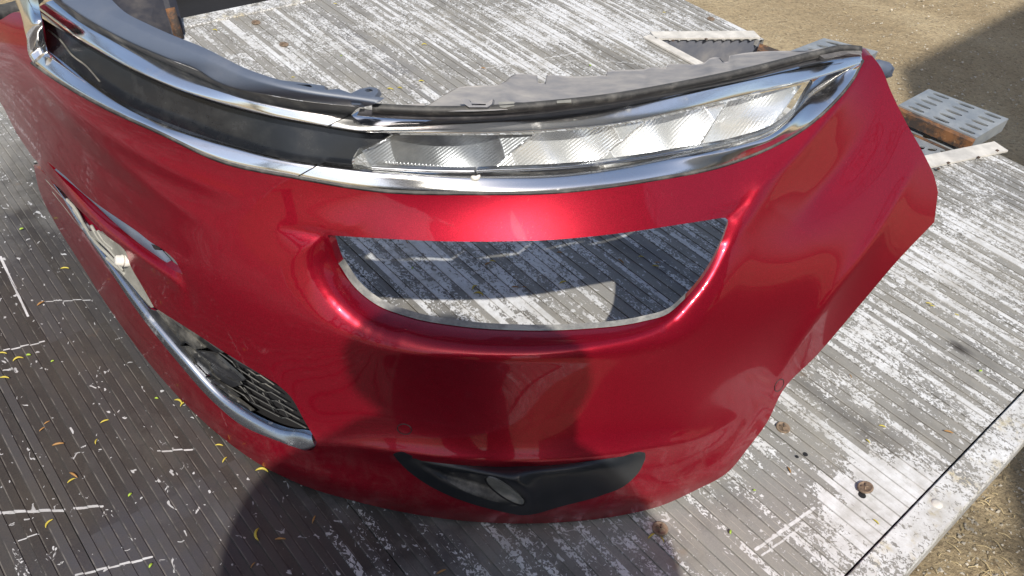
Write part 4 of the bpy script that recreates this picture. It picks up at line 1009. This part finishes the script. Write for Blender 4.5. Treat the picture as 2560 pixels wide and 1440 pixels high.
dust = loop([[(1125, 1180), (1180, 1184), (1225, 1196), (1250, 1222), (1285, 1246), (1308, 1256), (1300, 1262), (1240, 1254), (1180, 1236), (1140, 1216), (1118, 1198), (1125, 1180)]], 5)
patch('trim_pocket', dust, lambda p: fog(p) - .0005, M['pocket'], bump, step=5, flange=0)
c, a_, b_, th = np.array([1263, 1227.]), 56, 14.5, 0.60
EL = np.array([c + [a_ * math.cos(t) * math.cos(th) - b_ * math.sin(t) * math.sin(th), a_ * math.cos(t) * math.sin(th) + b_ * math.sin(t) * math.cos(th)] for t in np.linspace(0, 2 * math.pi, 40, endpoint=False)])
EL2 = c + (EL - c) * 1.07 + [-2, 2.5]
Dc = fog([c])[0]
patch('lamp_gap', EL2, lambda p: fog(p) - .0012, M['void'], bump, step=6, flange=0)
patch('fog_lens', EL, lambda p: fog(p) - .003, M['glass'], bump, step=6, flange=.002)
# parking sensors
def ring(cx, cy, a, b, th):
    c = np.array([cx, cy]); E = lambda k: np.array([c + k * np.array([a * math.cos(t) * math.cos(th) - b * math.sin(t) * math.sin(th), a * math.cos(t) * math.sin(th) + b * math.sin(t) * math.cos(th)]) for t in np.linspace(0, 2 * math.pi, 36, endpoint=False)])
    m = MB(); P = unproj(E(1), skin(E(1)) - .0004); m.tube(np.vstack([P, P[:2]]), .0006, 6, False); o = m.build('sensor_ring', M['seal'], bump)
    s = patch('parking_sensor', E(.88), lambda p: skin(p) - .0012, M['red'], bump, step=4, flange=.001); return o
ring(1011, 1073, 18, 12.5, .25); ring(1948, 963, 17, 9, -1.05)
# emblem-free screw holes etc: small chips at the tip
# ================================================================== fallen buds
def bud_mesh(L, r, bend, mat, name):
    m = MB(); t = np.linspace(0, 1, 9); P = np.stack([L * (t - .5), bend * L * (4 * t * (1 - t) - .5), r + .0012 * np.sin(t * 3.1)], 1)
    m.tube(P, r * np.array([.15, .6, .85, 1, 1, .95, .8, .6, .2]), 7); me = m.build(name, mat); return me
protos = {}
for key, args in dict(Y=(.019, .0019, .10, 'yellow'), C=(.022, .0023, .24, 'yellow'), B=(.018, .0019, .05, 'brown'), G=(.009, .0022, .1, 'green')).items():
    protos[key] = bud_mesh(*args[:3], M[args[3]], 'fallen_bud')
used = {k: False for k in protos}
BT = {}
def B_(x, y, k, an, zone, text): BT[(x, y)] = text; return (x, y, k, an, zone)
KIND = {'Y': 'straight yellow bud', 'C': 'curved yellow bud', 'B': 'brown dried bud', 'G': 'small green bud'}
BUDS = [
    B_(12, 946, 'Y', 0, 'l', 'at the left picture edge, lowest of that cluster'),
    B_(262, 1055, 'Y', 35, 'l', 'slanting on the dark deck, left of the pair by the bumper lip'),
    B_(118, 1058, 'B', 50, 'l', 'upper of two touching husks on the dark deck'),
    B_(106, 1074, 'B', 55, 'l', 'lower of two touching husks on the dark deck'),
    B_(241, 1105, 'Y', 95, 'l', 'standing upright in a rib of the dark deck'),
    B_(146, 1113, 'B', 20, 'l', 'rounded, on the dark deck above a white paint fleck'),
    B_(185, 1189, 'B', -30, 'l', 'upper of a close pair on the dark deck'),
    B_(179, 1203, 'Y', 50, 'l', 'just below a brown husk on the dark deck'),
    B_(123, 1310, 'C', 70, 'l', 'largest, just below the long white scratch at lower left'),
    B_(325, 1238, 'G', 60, 'l', 'alone on the deck in the edge of the shadow'),
    B_(448, 1005, 'C', -30, 'l', 'left of the touching pair by the bumper lip'),
    B_(459, 1011, 'C', 55, 'l', 'right of the touching pair by the bumper lip'),
    B_(392, 997, 'G', 0, 'l', 'left of the touching pair by the bumper lip'),
    B_(548, 1114, 'Y', 0, 'l', 'lying level on the deck below the grille corner'),
    B_(561, 1150, 'Y', 70, 'l', 'standing steeply in the shadow below the grille corner'),
    B_(656, 1177, 'C', -5, 'l', 'touching the foot of the bumper lip'),
    B_(642, 1338, 'C', 100, 'l', 'large and upright near the bottom edge under the bumper'),
    B_(701, 1350, 'B', 5, 'l', 'lying level near the bottom edge under the bumper'),
    B_(633, 1414, 'B', 65, 'l', 'at the bottom picture edge left of centre'),
    B_(784, 1300, 'B', 80, 'l', 'tight under the bumper foot, left of the fog lamp'),
    B_(376, 1415, 'G', 70, 'l', 'beside the white paint patch at the bottom edge'),
    B_(8, 884, 'Y', 0, 'l', 'at the left picture edge, topmost of that cluster'),
    B_(45, 898, 'C', 35, 'l', 'in the cluster at the left picture edge'),
    B_(163, 672, 'Y', 5, 'l', 'on the dark deck left of the plate bracket'),
    B_(102, 760, 'B', 60, 'l', 'by the short thin scratch at left'),
    B_(72, 890, 'G', 10, 'l', 'touching a curved yellow one at the left edge'),
    B_(132, 905, 'G', 40, 'l', 'right of the cluster at the left picture edge'),
    B_(55, 575, 'G', 40, 'l', 'on the dark deck near the top of the left edge'),
    B_(1032, 672, 'G', 70, 'o', 'at the left in the lamp opening'),
    B_(1231, 654, 'Y', -5, 'o', 'above centre in the lamp opening'),
    B_(1218, 661, 'B', 40, 'o', 'touching a yellow one above centre in the lamp opening'),
    B_(1398, 632, 'B', 0, 'o', 'near the top rim in the lamp opening'),
    B_(1552, 655, 'B', -50, 'o', 'steep, on the dark stain in the lamp opening'),
    B_(1602, 643, 'Y', 0, 'o', 'upper of two level ones at right in the lamp opening'),
    B_(1638, 667, 'Y', -5, 'o', 'lower of two level ones at right in the lamp opening'),
    B_(1643, 658, 'B', 0, 'o', 'between yellow ones at the right of the lamp opening'),
    B_(1406, 708, 'Y', 30, 'o', 'slanting in the middle of the lamp opening'),
    B_(1185, 720, 'C', 60, 'o', 'upper half of the hooked pair in the lamp opening'),
    B_(1197, 736, 'C', -15, 'o', 'lower half of the hooked pair in the lamp opening'),
    B_(1287, 719, 'B', 5, 'o', 'left of two end to end in the lamp opening'),
    B_(1311, 719, 'B', 0, 'o', 'right of two end to end in the lamp opening'),
    B_(1018, 607, 'B', -60, 'o', 'under the top rim at left in the lamp opening'),
    B_(2321, 760, 'Y', -15, 'r', 'upper of a close pair on the white deck at right'),
    B_(2330, 766, 'Y', -20, 'r', 'lower of a close pair on the white deck at right'),
    B_(2391, 788, 'Y', -30, 'r', 'alone just right of a close pair on the white deck'),
    B_(2258, 635, 'B', -40, 'r', 'close to the side edge of the bumper on the white deck'),
    B_(2205, 1067, 'Y', -20, 'r', 'on a dark rib between the sensor and the joint'),
    B_(2370, 1082, 'B', -15, 'r', 'near the deck joint at the right rail'),
    B_(2169, 1104, 'Y', -65, 'r', 'steep, on the white deck above the raised bolt'),
    B_(2189, 1306, 'Y', -55, 'r', 'below the raised bolt near the rail'),
    B_(2126, 941, 'B', -80, 'r', 'upright on the deck right of the parking sensor'),
    B_(1885, 1226, 'G', 0, 'r', 'on the deck between the two lower bolts'),
    B_(1972, 1176, 'B', -80, 'r', 'upright beside the two small holes'),
    B_(1626, 1340, 'Y', 40, 'r', 'left one beside the bolt below the bumper'),
    B_(1655, 1350, 'Y', -70, 'r', 'right one under the bolt below the bumper'),
    B_(1102, 1430, 'B', 30, 'r', 'at the bottom edge below the fog lamp'),
    B_(1826, 1332, 'G', 70, 'r', 'on the deck near the twin white scratches'),
    B_(2449, 928, 'G', 10, 'r', 'near the right rail above the joint'),
    B_(538, 76, 'C', -10, 't', 'behind the bumper near the dark panel'),
    B_(733, 194, 'Y', 10, 't', 'close behind the blue grey top trim'),
    B_(853, 141, 'G', 0, 't', 'behind the top trim at mid deck'),
    B_(1053, 204, 'C', 15, 't', 'behind the left end of the grey bracket'),
    B_(976, 223, 'Y', -5, 't', 'left of the pair behind the trim eyelet'),
    B_(1000, 221, 'C', -20, 't', 'right of the pair behind the trim eyelet'),
    B_(1208, 172, 'B', -10, 't', 'beside the long thin scratch behind the bracket'),
    B_(1060, 112, 'C', 20, 't', 'beside the dark smudge behind the lamp'),
    B_(838, 10, 'Y', 0, 't', 'at the top picture edge on the far deck'),
    B_(1475, 165, 'G', 0, 't', 'above the notch of the grey bracket'),
    B_(1660, 32, 'Y', 0, 't', 'at the top, near the slanted right deck edge'),
]
for px, py, k, an, zone in BUDS:
    src = protos[k]
    if used[k]: o = src.copy(); COL.objects.link(o)
    else: o = src; used[k] = True
    p = at(px, py, .001); o.location = (p.x, p.y, .0012); o.rotation_euler = (random.uniform(-.5, .5), random.uniform(-.06, .06), R(an + 6))
    s = random.uniform(.5, .88); o.scale = (s, s, s)
    tag(o, KIND[k] + ' ' + BT[(px, py)], 'bud', {'l': 'fallen buds on the dark deck at left', 'o': 'fallen buds seen through the lamp opening', 'r': 'fallen buds on the sunny deck at right', 't': 'fallen buds behind the chrome strip'}[zone])

# ================================================================== surroundings that the paint and chrome mirror
def tree(x, y, h, seed, label):
    rr = random.Random(seed); root = tag(empty('bare_tree', (x, y, GROUND)), label, 'tree')
    tr = MB(); cr = MB()
    def grow(p, d, L, r, lev):
        pts = [p]; q = p
        for i in range(4):
            d = (d + Vector((rr.uniform(-1, 1), rr.uniform(-1, 1), rr.uniform(-.4, .6))) * .16).normalized(); q = q + d * L / 4; pts.append(q)
        (tr if lev < 1 else cr).tube([tuple(a) for a in pts], np.linspace(r, r * .55, 5), 7 if lev < 2 else 4, False)
        if lev >= 5: return
        for k in range(3 if lev < 4 else 2 + (lev == 4)):
            b = pts[rr.choice((2, 3, 4, 4))]
            ax = Vector((rr.uniform(-1, 1), rr.uniform(-1, 1), rr.uniform(-.2, .8))).normalized()
            grow(b, (d * .8 + ax * .9).normalized(), L * rr.uniform(.6, .8), r * .5, lev + 1)
    grow(Vector((0, 0, 0)), Vector((0, 0, 1)), h * .34, h * .022, 0)
    tr.build('trunk', M['bark'], root); cr.build('crown', M['bark'], root)
TREES = [(-2.6, -5.5, 9, 1, 'bare tree behind the camera to the left'), (3.9, -6.4, 10, 2, 'bare tree behind the camera to the right'), (-7.5, -3.0, 10, 3, 'bare tree far left of the deck'), (7.6, -2.0, 9, 4, 'bare tree off the right side of the deck'), (0.8, -11, 11, 5, 'tall bare tree far behind the camera'), (6, 9.5, 11, 6, 'bare tree beyond the dirt lot'), (-6.5, 8, 10, 8, 'bare tree beyond the left end of the deck')]
for a in TREES: tree(*a)
# person taking the picture (stretched and widened to shape its cast shadow): stands on the ground beside the deck
pr = tag(empty('person', (.17, -.31, GROUND)), 'person in dark clothes standing at the deck edge, holding a phone', 'person')
def skinmesh(name, V, E, Rr, mat, parent):
    me = bpy.data.meshes.new(name); me.from_pydata(V, E, []); o = bpy.data.objects.new(name, me); COL.objects.link(o); o.parent = parent
    md = o.modifiers.new('s', 'SKIN'); o.modifiers.new('u', 'SUBSURF').levels = 2; o.modifiers['u'].render_levels = 2
    for i, r in enumerate(Rr): me.skin_vertices[0].data[i].radius = r if isinstance(r, tuple) else (r, r)
    me.skin_vertices[0].data[0].use_root = True; md.use_smooth_shade = True; me.materials.append(mat); return o
Vb = [(-.15, 0, .93), (-.12, 0, 1.12), (-.01, 0, 1.35), (0, 0, 1.50), (0, .01, 1.58), (-.22, 0, .88), (-.24, .02, .50), (-.25, 0, .10), (-.25, .12, .04), (-.03, 0, .88), (-.03, .02, .50), (-.02, 0, .10), (-.02, .12, .04), (-.19, 0, 1.44), (-.22, .0, 1.26), (-.09, .05, 1.54), (.19, 0, 1.44), (.17, .0, 1.30), (.05, .03, 1.50)]
Eb = [(0, 1), (1, 2), (2, 3), (3, 4), (0, 5), (5, 6), (6, 7), (7, 8), (0, 9), (9, 10), (10, 11), (11, 12), (3, 13), (13, 14), (14, 15), (3, 16), (16, 17), (17, 18)]
Rb = [(.22, .12), (.22, .12), (.23, .12), (.15, .10), .055, .095, .065, .045, .045, .095, .065, .045, .045, .065, .045, .035, .065, .045, .035]
skinmesh('body', Vb, Eb, Rb, M['cloth'], pr)
skinmesh('head', [(0, .01, 1.56), (0, .02, 1.66), (0, .01, 1.78)], [(0, 1), (1, 2)], [.055, (.078, .09), (.07, .085)], M['skin'], pr)
skinmesh('hair', [(0, -.03, 1.62), (0, -.01, 1.78)], [(0, 1)], [(.155, .09), (.135, .085)], M['hair'], pr)
for s, q in ((-1, (-.09, .05, 1.54)), (1, (.05, .03, 1.50))):
    hv = [q, (q[0] + .02, q[1] + .05, q[2] + .02)]; he = [(0, 1)]; hr = [.03, .033]
    for k in range(4): b = len(hv); hv += [(q[0] + .03, q[1] + .07 + .01 * k, q[2] + .05 - .02 * k), (q[0] + .05 - .02 * (s > 0), q[1] + .09, q[2] + .055 - .02 * k)]; he += [(1, b), (b, b + 1)]; hr += [.010, .008]
    skinmesh('hand', hv, he, hr, M['skin'], pr)
pr.scale = (1.28, 1.00, 1.34)
# plank-sided block added out of view to throw broad shade on the dirt
shade_caster = tag(empty('shade_block', (3.13, -2.25, GROUND)), 'tall pale plank block added behind the camera at right to cast shade', 'shade_block')
Q = [np.array(q) for q in ((3.13, -2.25), (4.28, -.98), (7.0, -3.6), (2.56, -5.9))]
Hh = 7.0 - GROUND
for i in range(4):
    a, b = Q[i] - Q[0], Q[(i + 1) % 4] - Q[0]; L = np.linalg.norm(b - a); n = int(L / .3); d = (b - a) / n; w = np.array([-(b - a)[1], (b - a)[0]]) / L * .025
    wm = MB(); wm.box((*a, 0), (*(b - a), 0), (*(w * .6), 0), (0, 0, Hh - .05)); wl = wm.build('block_side', M['block_side'], shade_caster, smooth=False)
    for k in range(n):
        pm = MB(); pm.box((*(a + d * k + d * .03 - w), .02), (*(d * .94), 0), (*(w * .95), 0), (0, 0, Hh - .1)); pm.build('board', M['block_side'], wl, smooth=False)
rm = MB(); rm.add([(*(q - Q[0]), Hh - .05) for q in Q] + [(*(q - Q[0]), Hh) for q in Q], [(3, 2, 1, 0), (4, 5, 6, 7), (0, 1, 5, 4), (1, 2, 6, 5), (2, 3, 7, 6), (3, 0, 4, 7)]); rm.build('block_top', M['rust'], shade_caster, smooth=False)
